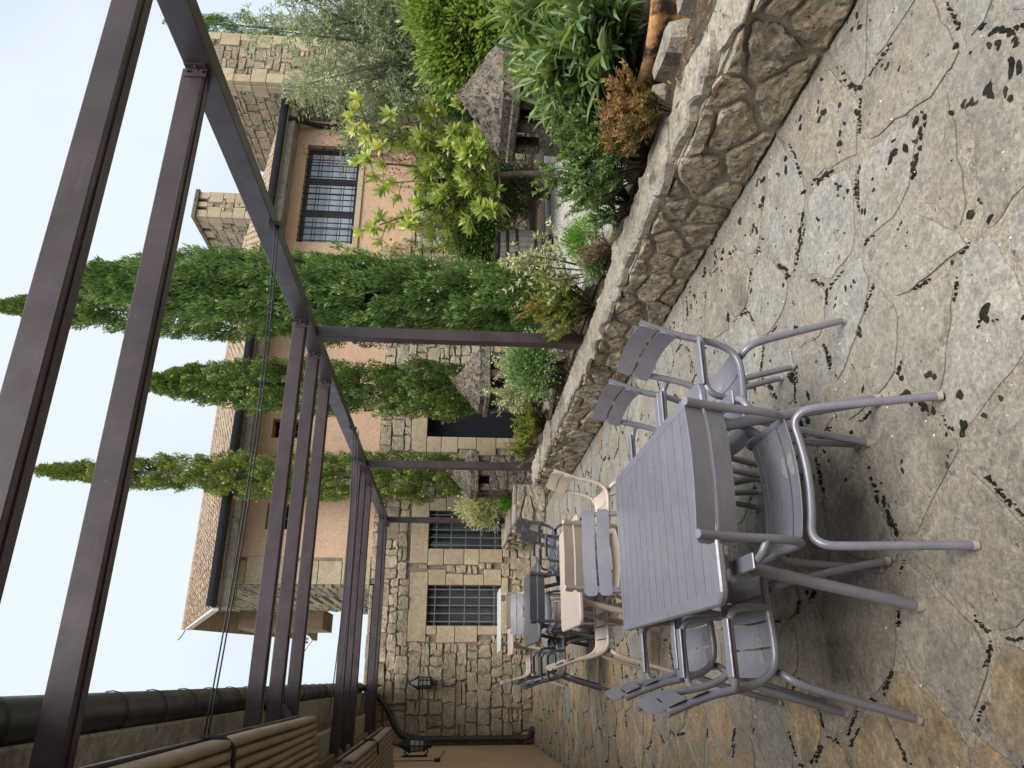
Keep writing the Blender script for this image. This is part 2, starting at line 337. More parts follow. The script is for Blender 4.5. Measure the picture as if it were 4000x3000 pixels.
# ---- irregular stones: Voronoi cells cut by half planes, each cell becomes one stone
def clip(poly, nx, ny, d):
    """keep the side nx*x+ny*y <= d"""
    o = []; m = len(poly)
    for i in range(m):
        a, b = poly[i], poly[(i+1) % m]; da = nx*a[0]+ny*a[1]-d; db = nx*b[0]+ny*b[1]-d
        if da <= 0: o.append(a)
        if (da < 0) != (db < 0) and da != db:
            t = da/(da-db); o.append((a[0]+(b[0]-a[0])*t, a[1]+(b[1]-a[1])*t))
    return o
def cells(seeds, u0, u1, v0, v1, gap, holes=(), asp=1.0):
    S = np.array([(u/asp, v) for u, v in seeds]); res = []
    D = ((S[:, None, :]-S[None, :, :])**2).sum(2)
    order = np.argsort(D, axis=1)[:, 1:22]
    for i, (su, sv) in enumerate(seeds):
        if any(h[0] < su < h[1] and h[2] < sv < h[3] for h in holes): continue
        g = gap*random.uniform(.6, 1.5)/2
        p = [(u0/asp+g/asp, v0+g), (u1/asp-g/asp, v0+g), (u1/asp-g/asp, v1-g), (u0/asp+g/asp, v1-g)]
        s = S[i]
        for j in order[i]:
            q = S[j]; n = q-s; L = math.hypot(*n)
            if L < 1e-6: continue
            n = n/L; m = (s+q)/2; p = clip(p, n[0], n[1], n @ m - g)
            if len(p) < 3: break
        if len(p) < 3: continue
        p = [(a*asp, b) for a, b in p]
        for h in holes:
            sides = [(h[0]-su, (1, 0, h[0]-g)), (su-h[1], (-1, 0, -h[1]-g)), (h[2]-sv, (0, 1, h[2]-g)), (sv-h[3], (0, -1, -h[3]-g))]
            ov = max(a for a, _ in p) > h[0] and min(a for a, _ in p) < h[1] and max(b for _, b in p) > h[2] and min(b for _, b in p) < h[3]
            if ov:
                c = max(sides, key=lambda k: k[0])[1]; p = clip(p, *c)
                if len(p) < 3: break
        if len(p) < 3: continue
        A = abs(sum(p[k][0]*p[(k+1) % len(p)][1]-p[(k+1) % len(p)][0]*p[k][1] for k in range(len(p))))/2
        if A < 4*gap*gap: continue
        res.append((A, p))
    return res
def block_cells(u0, u1, v0, v1, du, dv, gap, holes=(), jit=.02):
    """roughly coursed rubble: courses of uneven height, stones of uneven length, some split into two thin ones"""
    res = []; v = v0
    while v < v1-.03:
        h = dv*random.uniform(.7, 1.35); h = v1-v if v1-v-h < dv*.5 else h
        u = u0-random.uniform(0, du*.5)
        while u < u1:
            L = du*random.choice((.45, .7, .85, 1, 1.1, 1.35, 1.7)); parts = [(v, v+h)]
            q = random.random()
            if q < .22: k = random.uniform(.3, .7); parts = [(v, v+h*k), (v+h*k, v+h)]
            for a, b in parts:
                g = gap*random.uniform(.5, 1.4)/2; x0, x1 = max(u, u0)+g, min(u+L, u1)-g
                if x1-x0 < .03: continue
                J = lambda: random.uniform(-1, .7)*min(jit, (x1-x0)*.2); K = lambda: random.uniform(-1, .6)*min(jit, (b-a)*.22)
                p = [(x0-J(), a+g-K()), ((x0+x1)/2+J(), a+g-K()*.6), (x1+J(), a+g-K()), (x1+J(), (a+b)/2), (x1+J(), b-g+K()), ((x0+x1)/2+J(), b-g+K()*.6), (x0-J(), b-g+K()), (x0-J(), (a+b)/2)]
                cu, cv = (x0+x1)/2, (a+b)/2; bad = False
                for hh in holes:
                    if hh[0] < cu < hh[1] and hh[2] < cv < hh[3]: bad = True; break
                    if x1 > hh[0] and x0 < hh[1] and b > hh[2] and a < hh[3]:
                        sides = [(hh[0]-cu, (1, 0, hh[0]-g)), (cu-hh[1], (-1, 0, -hh[1]-g)), (hh[2]-cv, (0, 1, hh[2]-g)), (cv-hh[3], (0, -1, -hh[3]-g))]
                        p = clip(p, *max(sides, key=lambda k_: k_[0])[1])
                        if len(p) < 3: bad = True; break
                if bad: continue
                A = abs(sum(p[k][0]*p[(k+1) % len(p)][1]-p[(k+1) % len(p)][0]*p[k][1] for k in range(len(p))))/2
                if A > .0012: res.append((A, p))
            u += L
        v += h
    return res
def row_seeds(u0, u1, v0, v1, du, dv, ju=.3, jv=.22, thin=.0):
    out = []; v = v0+dv*.5; r = 0
    while v < v1+dv*.3:
        h = dv*random.uniform(.8, 1.2); u = u0+random.uniform(0, du)
        while u < u1:
            out.append((u+random.uniform(-ju, ju)*du, min(max(v+random.uniform(-jv, jv)*dv, v0+.02), v1-.02)))
            if random.random() < thin: out.append((u+du*.5, v+random.choice((-1, 1))*dv*.45))
            u += du*random.choice((.7, .9, 1.0, 1.15, 1.5))
        v += h; r += 1
    return out
def rounded(p, r=.22, jit=0.0):
    o = []; m = len(p)
    for i in range(m):
        a, b = p[i], p[(i+1) % m]
        if math.hypot(b[0]-a[0], b[1]-a[1]) < .012: continue
        o.append((a[0]+(b[0]-a[0])*r, a[1]+(b[1]-a[1])*r)); o.append((b[0]+(a[0]-b[0])*r, b[1]+(a[1]-b[1])*r))
    return [(x+random.uniform(-jit, jit), y+random.uniform(-jit, jit)) for x, y in o]
def wobble(p, step, amp):
    o = []; m = len(p)
    for i in range(m):
        a, b = p[i], p[(i+1) % m]; L = math.hypot(b[0]-a[0], b[1]-a[1]); k = max(1, int(L/step))
        for j in range(k):
            t = j/k; q = random.gauss(0, amp) if j else random.gauss(0, amp*.5)
            o.append((a[0]+(b[0]-a[0])*t-(b[1]-a[1])/max(L, 1e-6)*q, a[1]+(b[1]-a[1])*t+(b[0]-a[0])/max(L, 1e-6)*q))
    return o
def stone_geo(p, depth, bev, rings=1, rough=0.0, back=0.0, jit=.004, r=.22, wob=None):
    """stone in (u, v, d): a side ring, bevel rings, a crown; rough moves the face in and out"""
    p = rounded(p, r, jit)
    if len(p) < 3: return None
    if wob: p = wobble(p, *wob)
    m = len(p); cu = sum(a for a, _ in p)/m; cv = sum(b for _, b in p)/m
    rad = sum(math.hypot(a-cu, b-cv) for a, b in p)/m
    V = [(a, b, -back) for a, b in p]; Fc = []
    k0 = max(.3, 1-bev/rad); levels = [(1.0, depth*.72)]+[(k0*(1-i/rings), depth) for i in range(rings)]
    tilt = (random.uniform(-1, 1)*rough*2, random.uniform(-1, 1)*rough*2); sd_ = random.uniform(0, 90)
    def relief(a, b): return rough*(1.5*mnoise.noise(Vector((a*9, b*9, sd_)))+.9*mnoise.noise(Vector((a*24, b*24, sd_+7))))
    for k, d in levels:
        for a, b in p:
            a_, b_ = cu+(a-cu)*k, cv+(b-cv)*k
            V.append((a_, b_, d+relief(a_, b_)+((a-cu)*tilt[0]+(b-cv)*tilt[1])*k))
    for l in range(len(levels)):
        for i in range(m):
            j = (i+1) % m; Fc.append((l*m+i, l*m+j, (l+1)*m+j, (l+1)*m+i))
    V.append((cu, cv, depth+relief(cu, cv))); c = len(V)-1; b = len(levels)*m
    Fc += [(b+i, b+(i+1) % m, c) for i in range(m)]
    return V, Fc, (cu, cv)
def lay_stones(cs, org, U, Vv, Nn, parent, name, mat, depth=.03, bev=.02, rings=1, rough=.006, back=.01, limit=300, jit=.004, smooth=False, r=.22, vis=None, wob=None):
    """one object per stone, the largest `limit` of them; the rest as one part marked stuff"""
    org, U, Vv, Nn = Vector(org), Vector(U), Vector(Vv), Vector(Nn)
    flip = U.cross(Vv).dot(Nn) < 0
    key = (lambda c: -c[0]) if vis is None else (lambda c: -c[0]*vis(c[1]))
    cs = sorted(cs, key=key); rest = MB(); mats = mat if callable(mat) else (lambda p: mat)
    restm = None; made = []
    for i, (A, p) in enumerate(cs):
        g = stone_geo(p, depth*random.uniform(.6, 1.25), bev, rings, rough, back, jit, r, wob)
        if not g: continue
        V, Fc, c = g
        W = [org+U*a+Vv*b+Nn*d for a, b, d in V]
        if flip: Fc = [f[::-1] for f in Fc]
        mm = mats(c)
        if i < limit:
            o0 = org+U*c[0]+Vv*c[1]
            mb = MB(); mb.add([w_-o0 for w_ in W], Fc, smooth); made.append(mb.build(name, mm, parent, o0))
        else:
            restm = restm or mm; rest.add(W, Fc, smooth)
    if rest.v: tag(rest.build(name+'_remainder', restm, parent), kind='stuff')
    return made
def facade(u0, u1, v0, v1, holes):
    """rectangles that fill a wall around its openings"""
    us = sorted({u0, u1, *[h[0] for h in holes], *[h[1] for h in holes]}); vs = sorted({v0, v1, *[h[2] for h in holes], *[h[3] for h in holes]})
    us = [u for u in us if u0 <= u <= u1]; vs = [v for v in vs if v0 <= v <= v1]; R = []
    for a, b in zip(us, us[1:]):
        for c, d in zip(vs, vs[1:]):
            m, n = (a+b)/2, (c+d)/2
            if not any(h[0] < m < h[1] and h[2] < n < h[3] for h in holes): R.append((a, b, c, d))
    return R

# ---- leaves: many small folded blades in one mesh, with a random tone for each leaf
KITE = (np.array([(0, 0, 0), (-.5, .45, .10), (0, 1, -.05), (.5, .45, .10)]), [(0, 2, 1), (0, 3, 2)])
LANCE = (np.array([(0, 0, 0), (-.42, .28, .06), (0, .3, 0), (.42, .28, .06), (-.42, .66, .03), (0, .68, -.04), (.42, .66, .03), (0, 1, -.14)]),
         [(0, 2, 1), (0, 3, 2), (1, 2, 5), (1, 5, 4), (2, 3, 6), (2, 6, 5), (4, 5, 7), (5, 6, 7)])
def unit(a): return a/np.maximum(np.linalg.norm(a, axis=1, keepdims=True), 1e-9)
def leaves(name, P, D, L, W, mat, parent=None, shape=KITE, nrm=None, tint=None, loc=None):
    P = np.asarray(P, float); n = len(P); D = unit(np.asarray(D, float))
    if nrm is None: nrm = np.tile((0, 0, 1.0), (n, 1))+np.random.normal(0, .45, (n, 3))
    S = unit(np.cross(D, nrm)); Nn = np.cross(S, D)
    L = np.broadcast_to(L, n)[:, None, None]; W = np.broadcast_to(W, n)[:, None, None]
    T, F = shape
    V = P[:, None, :]+T[None, :, 0:1]*W*S[:, None, :]+T[None, :, 1:2]*L*D[:, None, :]+T[None, :, 2:3]*L*Nn[:, None, :]
    k = len(T); V = V.reshape(-1, 3)
    F = np.array(F); FF = (F[None]+(np.arange(n)*k)[:, None, None]).reshape(-1, 3)
    me = bpy.data.meshes.new(name); me.vertices.add(len(V)); me.vertices.foreach_set('co', V.ravel())
    me.loops.add(FF.size); me.loops.foreach_set('vertex_index', FF.ravel().astype(np.int32))
    me.polygons.add(len(FF)); me.polygons.foreach_set('loop_start', np.arange(0, FF.size, 3, dtype=np.int32))
    me.update(calc_edges=True)
    if tint is None: tint = np.random.rand(n)
    at = me.attributes.new('tint', 'FLOAT', 'POINT'); at.data.foreach_set('value', np.repeat(np.clip(tint, 0, 1), k).astype(np.float32))
    me.materials.append(mat)
    return link(name, me, parent, loc)
def rvec(n): return unit(np.random.normal(0, 1, (n, 3)))

# ------------------------------------------------------------------ ground
def sheet(name, x0, x1, y0, y1, z, mat, kind='structure'):
    mb = MB(); mb.add([(x0, y0, z), (x1, y0, z), (x1, y1, z), (x0, y1, z)], [(0, 1, 2, 3)])
    return tag(mb.build(name, M[mat]), kind=kind)
sheet('ground', -400, 400, -400, 400, -.03, 'earth')
XL, XW, YF = -1.12, 2.57, 14.9            # left house wall, garden wall face, house facade
terrace = sheet('terrace_pavement', XL, 2.75, -3, YF, 0.0, 'mortar')
court = sheet('courtyard_pavement', 3.3, 20, -3, 11.6, -.012, 'court')
bed_far = sheet('flower_bed', 4.2, 20, 11.6, YF, -.008, 'soil')
sheet('flower_bed', 2.95, 4.2, 11.0, YF, -.006, 'soil')
pav = row_seeds(XL, XW, .25, YF, .42, .36, .42, .40)
pc = cells(pav, XL+.01, XW+.02, .25, YF, .04, asp=1.0)
def pav_mat(c):
    x = c[0]+random.gauss(0, .22); y = c[1]
    if x < -.02+.02*y: return M['slab_ochre'] if random.random() < .8 else M['slab_brown']
    if x < .9-.03*(y-3): return M['slab_brown'] if random.random() < .93 else M['slab_ochre']
    return M['slab_blue'] if random.random() < .68 else M['slab_brown']
lay_stones(pc, (0, 0, 0), (1, 0, 0), (0, 1, 0), (0, 0, 1), terrace, 'paving_stone', pav_mat, depth=.008, bev=.014, rough=.0014, back=.003, jit=.01, r=.16, wob=(.05, .006),
           vis=lambda p: 1/(.6+min(b for _, b in p))**2)
# moss in the joints, loose grit
mb = MB(); pb = MB()
def blob(mb, x, y, z, a, b, h, rot, n=9):
    V = []; ca, sa = math.cos(rot), math.sin(rot)
    for k in range(n):
        t = 2*math.pi*k/n; q = random.uniform(.65, 1.2); u, v = a*q*math.cos(t), b*q*math.sin(t)
        V.append((x+u*ca-v*sa, y+u*sa+v*ca, z))
    V += [(x+(p[0]-x)*.6, y+(p[1]-y)*.6, z+h*random.uniform(.6, 1.1)) for p in V[:n]]; V.append((x, y, z+h))
    mb.add(V, [(k, (k+1) % n, n+(k+1) % n, n+k) for k in range(n)]+[(n+k, n+(k+1) % n, 2*n) for k in range(n)], True)
for A, p in pc:
    yc = sum(b for _, b in p)/len(p)
    for i in range(len(p)):
        a, b = p[i], p[(i+1) % len(p)]; L = math.hypot(b[0]-a[0], b[1]-a[1])
        if L < .06: continue
        ang = math.atan2(b[1]-a[1], b[0]-a[0]); nx, ny = math.sin(ang), -math.cos(ang)
        if random.random() < .42:
            t = random.random()*.8; kk = random.randint(3, 16); off0 = random.gauss(.014, .006); big = random.random() < .3
            for _ in range(kk):
                s = random.uniform(.0025, .008)*(1.9 if big else 1)
                off = off0+random.gauss(0, .004 if not big else .009)
                blob(mb, a[0]+(b[0]-a[0])*t+nx*off, a[1]+(b[1]-a[1])*t+ny*off, .001, s*random.uniform(.9, 1.7), s*.8, random.uniform(.006, .011), ang+random.gauss(0, .6), 7)
                t += random.uniform(.3, 1.1)*.016*(1.5 if big else 1)/L
                if t > 1: break
    for _ in range(4 if yc < 6 else 1):
        if random.random() < .5:
            u, v = random.choice(p); s = random.uniform(.003, .007)
            blob(pb, u+random.gauss(0, .15), v+random.gauss(0, .15), .009, s, s*.7, s*.7, random.random()*3, 6)
for _ in range(560):
    x, y = 2.5-1.9*random.random()**1.3, .8+6.5*random.random()**1.4; s = random.choice((.003, .004, .005, .007, .010, .014, .019))
    for _ in range(random.randint(1, 3)):
        blob(mb, x+random.gauss(0, s), y+random.gauss(0, s), .0065, s*random.uniform(.8, 1.6), s*.8, .004, random.random()*3, 11)
tag(mb.build('joint_moss', M['moss']), 'black moss clumps in the joints of the terrace paving', 'moss', kind='stuff')
tag(pb.build('loose_grit', M['pebble']), 'pale grit scattered over the terrace paving', 'grit', kind='stuff')

# ------------------------------------------------------------------ garden wall along the terrace
WH = .44
def garden_wall():
    t = empty('garden_wall', (2.72, 5.2, 0)); t['label'] = 'long low rubble wall with flat cap slabs beside the near grey table'; t['category'] = 'wall'
    inv = Vector(t.location)
    def part(mb, name, mat): return mb.build(name, mat, t, -inv)
    y0, y1 = .3, 10.15
    part(MB().box(XW+.02, 2.93, y0, y1, -.02, WH-.005), 'core', M['wall_mortar'])
    seeds = row_seeds(y0, y1, 0, WH, .33, .21, .38, .36)
    cs = cells(seeds, y0, y1, .0, WH, .03, asp=1.2)
    lay_stones(cs, Vector((XW+.02, 0, 0))-inv, (0, 1, 0), (0, 0, 1), (-1, 0, 0), t, 'rubble_stone', M['rubble_near'], depth=.026, bev=.016, rings=4, rough=.010, back=.01, wob=(.04, .005), jit=.006, r=.1)
    cs = cells(row_seeds(XW, 2.93, 0, WH, .24, .2), XW, 2.93, 0, WH, .03)
    lay_stones(cs, Vector((0, y1, 0))-inv, (1, 0, 0), (0, 0, 1), (0, 1, 0), t, 'rubble_stone', M['rubble_near'], depth=.03, bev=.02, rings=2, rough=.006)
    y = y0
    while y < y1-.05:
        L = min(random.uniform(.45, .95), y1-y)
        a, b = XW+.005+random.uniform(-.03, .02), 2.86+random.uniform(-.05, .05); n = 7
        P = [(a+random.gauss(0, .026), y+.008+(L-.016)*k/n) for k in range(n+1)]+[(b+random.gauss(0, .03), y+.008+(L-.016)*(1-k/n)) for k in range(n+1)]
        P = P[::-1]
        g = stone_geo(P, random.uniform(.02, .06), .025, 4, .012, 0, .006, .12, (.05, .008))
        V, Fc, c = g; o = Vector((c[0], c[1], WH-.002)); m_ = MB(); m_.add([(p[0]-c[0], p[1]-c[1], p[2]) for p in V], [f[::-1] for f in Fc]); 
        m_.build('cap_slab', M['cap_stone'], t, o-inv); y += L
    # back edging of the bed: rough upright slabs, with gaps
    y = y0+.6
    while y < y1-.3:
        L = random.uniform(.35, .8); x = 3.24+random.uniform(-.03, .05)
        P = [(x+random.gauss(0, .02)+(0 if k < 4 else .16), y+L*((k % 4)/3 if k < 4 else 1-(k % 4)/3)) for k in range(8)][::-1]
        V, Fc, c = stone_geo(P, random.uniform(.42, .50), .03, 2, .006, 0, .004, .15, (.08, .006))
        m_ = MB(); m_.add([(p[0]-c[0], p[1]-c[1], p[2]) for p in V], [f[::-1] for f in Fc]); m_.build('edging_slab', M['cap_stone'], t, Vector((c[0], c[1], -.01))-inv)
        y += L+random.choice((.02, .04, .1))
    return t
garden_wall()
bed = MB(); nx, ny = 6, 90
V = [(2.84+.42*i/nx, .3+9.85*j/ny, .40+random.uniform(-.02, .03)) for j in range(ny+1) for i in range(nx+1)]
bed.add(V, [(j*(nx+1)+i, j*(nx+1)+i+1, (j+1)*(nx+1)+i+1, (j+1)*(nx+1)+i) for j in range(ny) for i in range(nx)], True)
tag(bed.build('bed_soil', M['soil']), kind='structure')
def far_wall():
    t = empty('garden_wall', (2.7, 13, 0)); t['label'] = 'short stepped rubble wall at the far end of the terrace, in front of the house'; t['category'] = 'wall'
    inv = Vector(t.location); H2 = .52
    MB().box(2.52, 3.15, 12.34, 12.7, -.02, H2-.01).build('core', M['wall_mortar'], t, -inv)
    MB().box(2.44, 2.86, 12.72, 14.7, -.02, H2+.04).build('core', M['wall_mortar'], t, -inv)
    cs = cells(row_seeds(2.5, 3.15, 0, H2, .27, .2), 2.5, 3.15, 0, H2, .03)
    lay_stones(cs, Vector((0, 12.34, 0))-inv, (1, 0, 0), (0, 0, 1), (0, -1, 0), t, 'rubble_stone', M['rubble_near'], .04, .025, 2, .007, wob=(.06, .005))
    cs = cells(row_seeds(12.72, 14.7, 0, H2+.05, .25, .17), 12.72, 14.7, 0, H2+.05, .03)
    lay_stones(cs, Vector((2.44, 0, 0))-inv, (0, 1, 0), (0, 0, 1), (-1, 0, 0), t, 'rubble_stone', M['rubble_near'], .05, .025, 2, .01, wob=(.06, .005))
    for (a, b, c, d, z) in ((2.48, 2.83, 12.31, 12.72, H2), (2.83, 3.17, 12.32, 12.7, H2), (2.4, 2.84, 12.73, 13.4, H2+.05), (2.39, 2.86, 13.41, 14.0, H2+.05), (2.41, 2.85, 14.01, 14.7, H2+.05)):
        P = [(a, c), (b, c), (b, d), (a, d)]
        V, Fc, cc = stone_geo(P, .05, .02, 2, .004, 0, .004, .15, (.08, .006)); m_ = MB(); m_.add([(p[0]-cc[0], p[1]-cc[1], p[2]) for p in V], Fc)
        m_.build('cap_slab', M['cap_stone'], t, Vector((cc[0], cc[1], z-.005))-inv)
far_wall()

# ------------------------------------------------------------------ the long house across the end
def bars(mb, x0, x1, z0, z1, y, nv, nh, r):
    for k in range(nv): x = x0+(x1-x0)*(k+.5)/nv; mb.box(x-r, x+r, y-r, y+r, z0, z1)
    for k in range(nh): z = z0+(z1-z0)*(k+.5)/nh; mb.box(x0, x1, y-r*1.2-.004, y+r*1.2-.004, z-r*.8, z+r*.8)
HX0, HX1, GZ, EZ = 1.75, 13.18, 3.2, 5.92
house = empty('stone_house', (6, YF+3, 0)); tag(house, 'long two-storey house, rubble ground floor, orange plaster above, clay tile roof', 'house')
HI = -Vector(house.location)
def hp(mb, name, mat): return mb.build(name, M[mat], house, HI)
lowwin = [(.97, 1.73, .60, 2.06), (2.45, 3.22, .58, 2.08)]; door = (4.82, 6.05, 0.0, 2.2)
upwin = [(2.80, 3.33, 4.72, 5.36), (4.72, 5.14, 4.80, 5.46), (9.55, 12.40, 4.16, 5.47)]
low_h = lowwin+[door]
mb = MB()
for a, b, c, d in facade(XL-.3, HX0, 0, 3.12, lowwin[:1]): mb.box(a, b, YF, YF+.5, c, d)
hp(mb, 'lower_wall', 'dark_joint')
mb = MB()
for a, b, c, d in facade(HX0, HX1+1.2, 0, GZ, lowwin[1:]+[door]): mb.box(a, b, YF, YF+.5, c, d)
hp(mb, 'lower_wall', 'dark_joint')
mb = MB()
mb.box(8.3, HX1, YF-.04, YF+.01, 2.78, GZ-.002)
holes_pl = (8.3, HX1+.2, 2.78, GZ+.1)
for a, b, c, d in facade(HX0+.5, HX1+1.2, GZ, EZ, upwin):
    if a >= HX1 and d > 4.4: d = 4.4
    mb.box(a, b, YF-.012, YF+.35, c, d)
hp(mb, 'plaster_wall', 'stucco')
# dressed blocks round the low windows and the doorway, recorded as holes for the rubble
holes = [(HX0+.0, HX0+.52, GZ, EZ), holes_pl]+low_h
def block(x0, x1, z0, z1, dep=.035, name='dressed_block', y=YF):
    g = .006; MB().box(x0+g, x1-g, y-dep, y+.05, z0+g, z1-g, .008).build(name, M['ashlar'], house, HI); holes.append((x0, x1, z0, z1))
def surround(a, b, c, d, top=.36, side=.20, foot=True):
    block(a-side-.1, b+side+.06, d, d+top)
    for s in (0, 1):
        z = c
        while z < d-.02:
            h = min(random.uniform(.3, .48), d-z); h = d-z if d-z-h < .15 else h; wd = random.uniform(side-.04, side+.16)
            block(a-wd if s == 0 else b, a if s == 0 else b+wd, z, z+h); z += h
    if foot: block(a-.16, b+.16, c-.14, c)
def barred(a, b, c, d, nv, nh, pane):
    win = MB().box(a, b, YF+.30, YF+.34, c, d).build('window', M['wood_frame'], house, HI)
    f = MB(); w_ = .06
    for x0, x1, z0, z1 in ((a, a+w_, c, d), (b-w_, b, c, d), ((a+b)/2-w_/2, (a+b)/2+w_/2, c, d), (a+w_, b-w_, c, c+w_), (a+w_, b-w_, d-w_, d)): f.box(x0, x1, YF+.20, YF+.27, z0, z1)
    f.build('frame', M['wood_frame'], win); 
    for x0, x1 in ((a+w_, (a+b)/2-w_/2), ((a+b)/2+w_/2, b-w_)): MB().box(x0, x1, YF+.24, YF+.26, c+w_, d-w_).build('pane', pane, win)
    g = MB(); bars(g, a, b, c, d, YF+.04, nv, nh, .011); g.build('grille', M['bar'], win)
    return win
for i, (a, b, c, d) in enumerate(lowwin):
    surround(a, b, c, d); wn = barred(a, b, c, d, 5, 5, M['pane'])
    wn['label'] = ('barred window nearest the wall lantern' if i == 0 else 'barred window behind the cream-leaved shrub')
surround(*door, top=.34, side=.26, foot=False)
dr = MB().box(door[0], door[1], YF+.3, YF+.36, .02, 2.2).build('door', M['door_panel'], house, HI)
for k in range(2):
    a = door[0]+.05+k*.62; MB().box(a, a+.52, YF+.28, YF+.305, .25, 2.1).build('door_pane', M['door_panel'], dr)
for (a, b, c, d) in upwin[:2]:
    w_ = MB().box(a, b, YF+.30, YF+.34, c, d).build('window', M['dark'], house, HI)
    f = MB(); f.box(a, a+.05, YF+.22, YF+.3, c, d); f.box(b-.05, b, YF+.22, YF+.3, c, d); f.box(a+.05, b-.05, YF+.22, YF+.3, c, c+.05); f.box((a+b)/2-.02, (a+b)/2+.02, YF+.23, YF+.3, c+.05, d); f.build('frame', M['wood_frame'], w_)
# large barred window with curtains
a, b, c, d = upwin[2]
w_ = MB().box(a, b, YF+.36, YF+.4, c, d).build('window', M['dark'], house, HI)
fr = MB(); n3 = (b-a)/3
for k in range(3):
    x0, x1 = a+n3*k, a+n3*(k+1)
    for q in ((x0, x0+.09, c, d), (x1-.09, x1, c, d), (x0+.09, x1-.09, c, c+.09), (x0+.09, x1-.09, d-.09, d)): fr.box(q[0]+.001, q[1]-.001, YF+.18, YF+.25, q[2], q[3])
    MB().box(x0+.09, x1-.09, YF+.21, YF+.22, c+.09, d-.09).build('pane', M['pane_curtain'], w_)
    cu = MB(); m_ = 26
    V = [(x0+.1+(x1-x0-.2)*i/m_, YF+.205+.004*math.sin(i*1.9), z) for z in (c+.1, d-.1) for i in range(m_+1)]
    cu.add(V, [(i, i+1, m_+2+i, m_+1+i) for i in range(m_)], True); cu.build('curtain', M['curtain'], w_)
fr.build('frame', M['wood_frame'], w_)
g = MB(); bars(g, a, b, c, d, YF+.03, 17, 2, .010); bars(g, a, b, c, d, YF+.055, 3, 5, .008); g.build('grille', M['iron'], w_)
MB().box(a-.12, b+.12, YF-.05, YF+.1, c-.13, c, .01).build('sill', M['ashlar'], house, HI)
# quoin blocks of the upper corner
z = GZ
while z < EZ-.05:
    h = min(random.uniform(.36, .6), EZ-z); L = random.choice((.44, .52)); block(HX0-.02, HX0+L, z, z+h, .03); z += h
mb = MB(); mb.box(HX0+.02, HX0+.5, YF+.0, YF+.4, GZ, EZ); hp(mb, 'corner_wall', 'dark_joint')
# rubble of the ground floor
cs = block_cells(XL, HX0+.1, 0, 3.1, .25, .20, .014, holes, .03)
cs += block_cells(HX0+.1, HX1, 0, GZ, .27, .21, .014, holes, .03)
lay_stones(cs, Vector((0, YF, 0))+HI, (1, 0, 0), (0, 0, 1), (0, -1, 0), house, 'rubble_stone', M['rubble_far'], .04, .016, 1, .010, r=.13, jit=.007, vis=lambda p: 3 if p[0][0] < 3.8 else 1)
# coping over the low part on the left
for k in range(6):
    x0 = XL+.1+k*.46; x1 = min(x0+.45, HX0-.03)
    MB().box(x0, x1, YF-.05, YF+.5, 3.125, 3.18+random.uniform(0, .03), .012).build('coping_stone', M['rubble_grey'], house, HI)
# gable side wall facing left, with a louvred opening
RY, RZ = 20.1, 8.34
mb = MB(); mb.add([(HX0, YF, GZ-.1), (HX0, 20.9, GZ-.1), (HX0, 20.9, EZ+2.0), (HX0, RY, RZ-.25), (HX0, YF, EZ)], [(0, 1, 2, 3, 4)][:1]); mb.add([(HX0+.3, YF, GZ-.1), (HX0+.3, 20.9, GZ-.1), (HX0+.3, 20.9, EZ+2.0), (HX0+.3, RY, RZ-.25), (HX0+.3, YF, EZ)], [(4, 3, 2, 1, 0)])
hp(mb, 'gable_wall', 'dark_joint')
lv = (16.9, 18.4, 3.9, 5.6)
cs = block_cells(YF+.05, 20.8, GZ, 8, .34, .2, .02, [lv])
cs = [(A, p) for A, p in cs if all(v < EZ+(u-14.3)*.39-.2 for u, v in p)]
lay_stones(cs, Vector((HX0, 0, 0))+HI, (0, 1, 0), (0, 0, 1), (-1, 0, 0), house, 'gable_stone', M['rubble_far'], .05, .02, 1, .01)
vent = MB().box(HX0-.03, HX0+.02, lv[0], lv[1], lv[2], lv[3]).build('vent_opening', M['dark_joint'], house, HI)
for k in range(7): MB().box(HX0-.09, HX0-.02, lv[0], lv[1], lv[2]+.04+k*.24, lv[2]+.16+k*.24, .01).build('louvre', M['ashlar'], vent)
hp(MB().tube([(HX0-.08, 20.5, 2), (HX0-.08, 20.5, 4.2)], .06, 8), 'drainpipe', 'grey_pipe')
hp(MB().box(HX0-.5, HX0, 20.7, 22.4, 5.0, 7.2), 'side_closet', 'wood_and_recess')
# roof: slab, eaves slab, gutter, barrel tiles
SL = (RZ-6.0)/(RY-14.3); RX0 = 1.2; RX1 = HX1+.0
def rz(y): return 6.0+(y-14.3)*SL
mb = MB()
mb.add([(RX0, 14.32, rz(14.32)-.03), (RX1, 14.32, rz(14.32)-.03), (RX1, RY, RZ-.03), (RX0, RY, RZ-.03), (RX0, 14.32, rz(14.32)-.13), (RX1, 14.32, rz(14.32)-.13), (RX1, RY, RZ-.13), (RX0, RY, RZ-.13)],
       [(0, 1, 2, 3), (7, 6, 5, 4), (4, 5, 1, 0), (5, 6, 2, 1), (6, 7, 3, 2), (7, 4, 0, 3)])
mb.add([(RX0, RY, RZ-.03), (RX1, RY, RZ-.03), (RX1, 26, rz(14.3)), (RX0, 26, rz(14.3))], [(0, 1, 2, 3)])
roof = hp(mb, 'roof', 'tile')
MB().box(RX0+.05, RX1, 14.42, YF+.05, 5.74, 5.93, .01).build('eaves_slab', M['concrete'], roof)
mb = MB(); n_ = 8
V = [(x, 14.27+.095*math.cos(math.pi*k/n_)+0, 6.045-.15*math.sin(math.pi*k/n_)) for x in (RX0+.05, RX1) for k in range(n_+1)]
mb.add(V, [(k, k+1, n_+2+k, n_+1+k) for k in range(n_)], True); mb.add([(x, y, z+.012) for x, y, z in V], [(n_+1+k, n_+2+k, k+1, k) for k in range(n_)], True)
mb.build('gutter', M['iron'], roof)
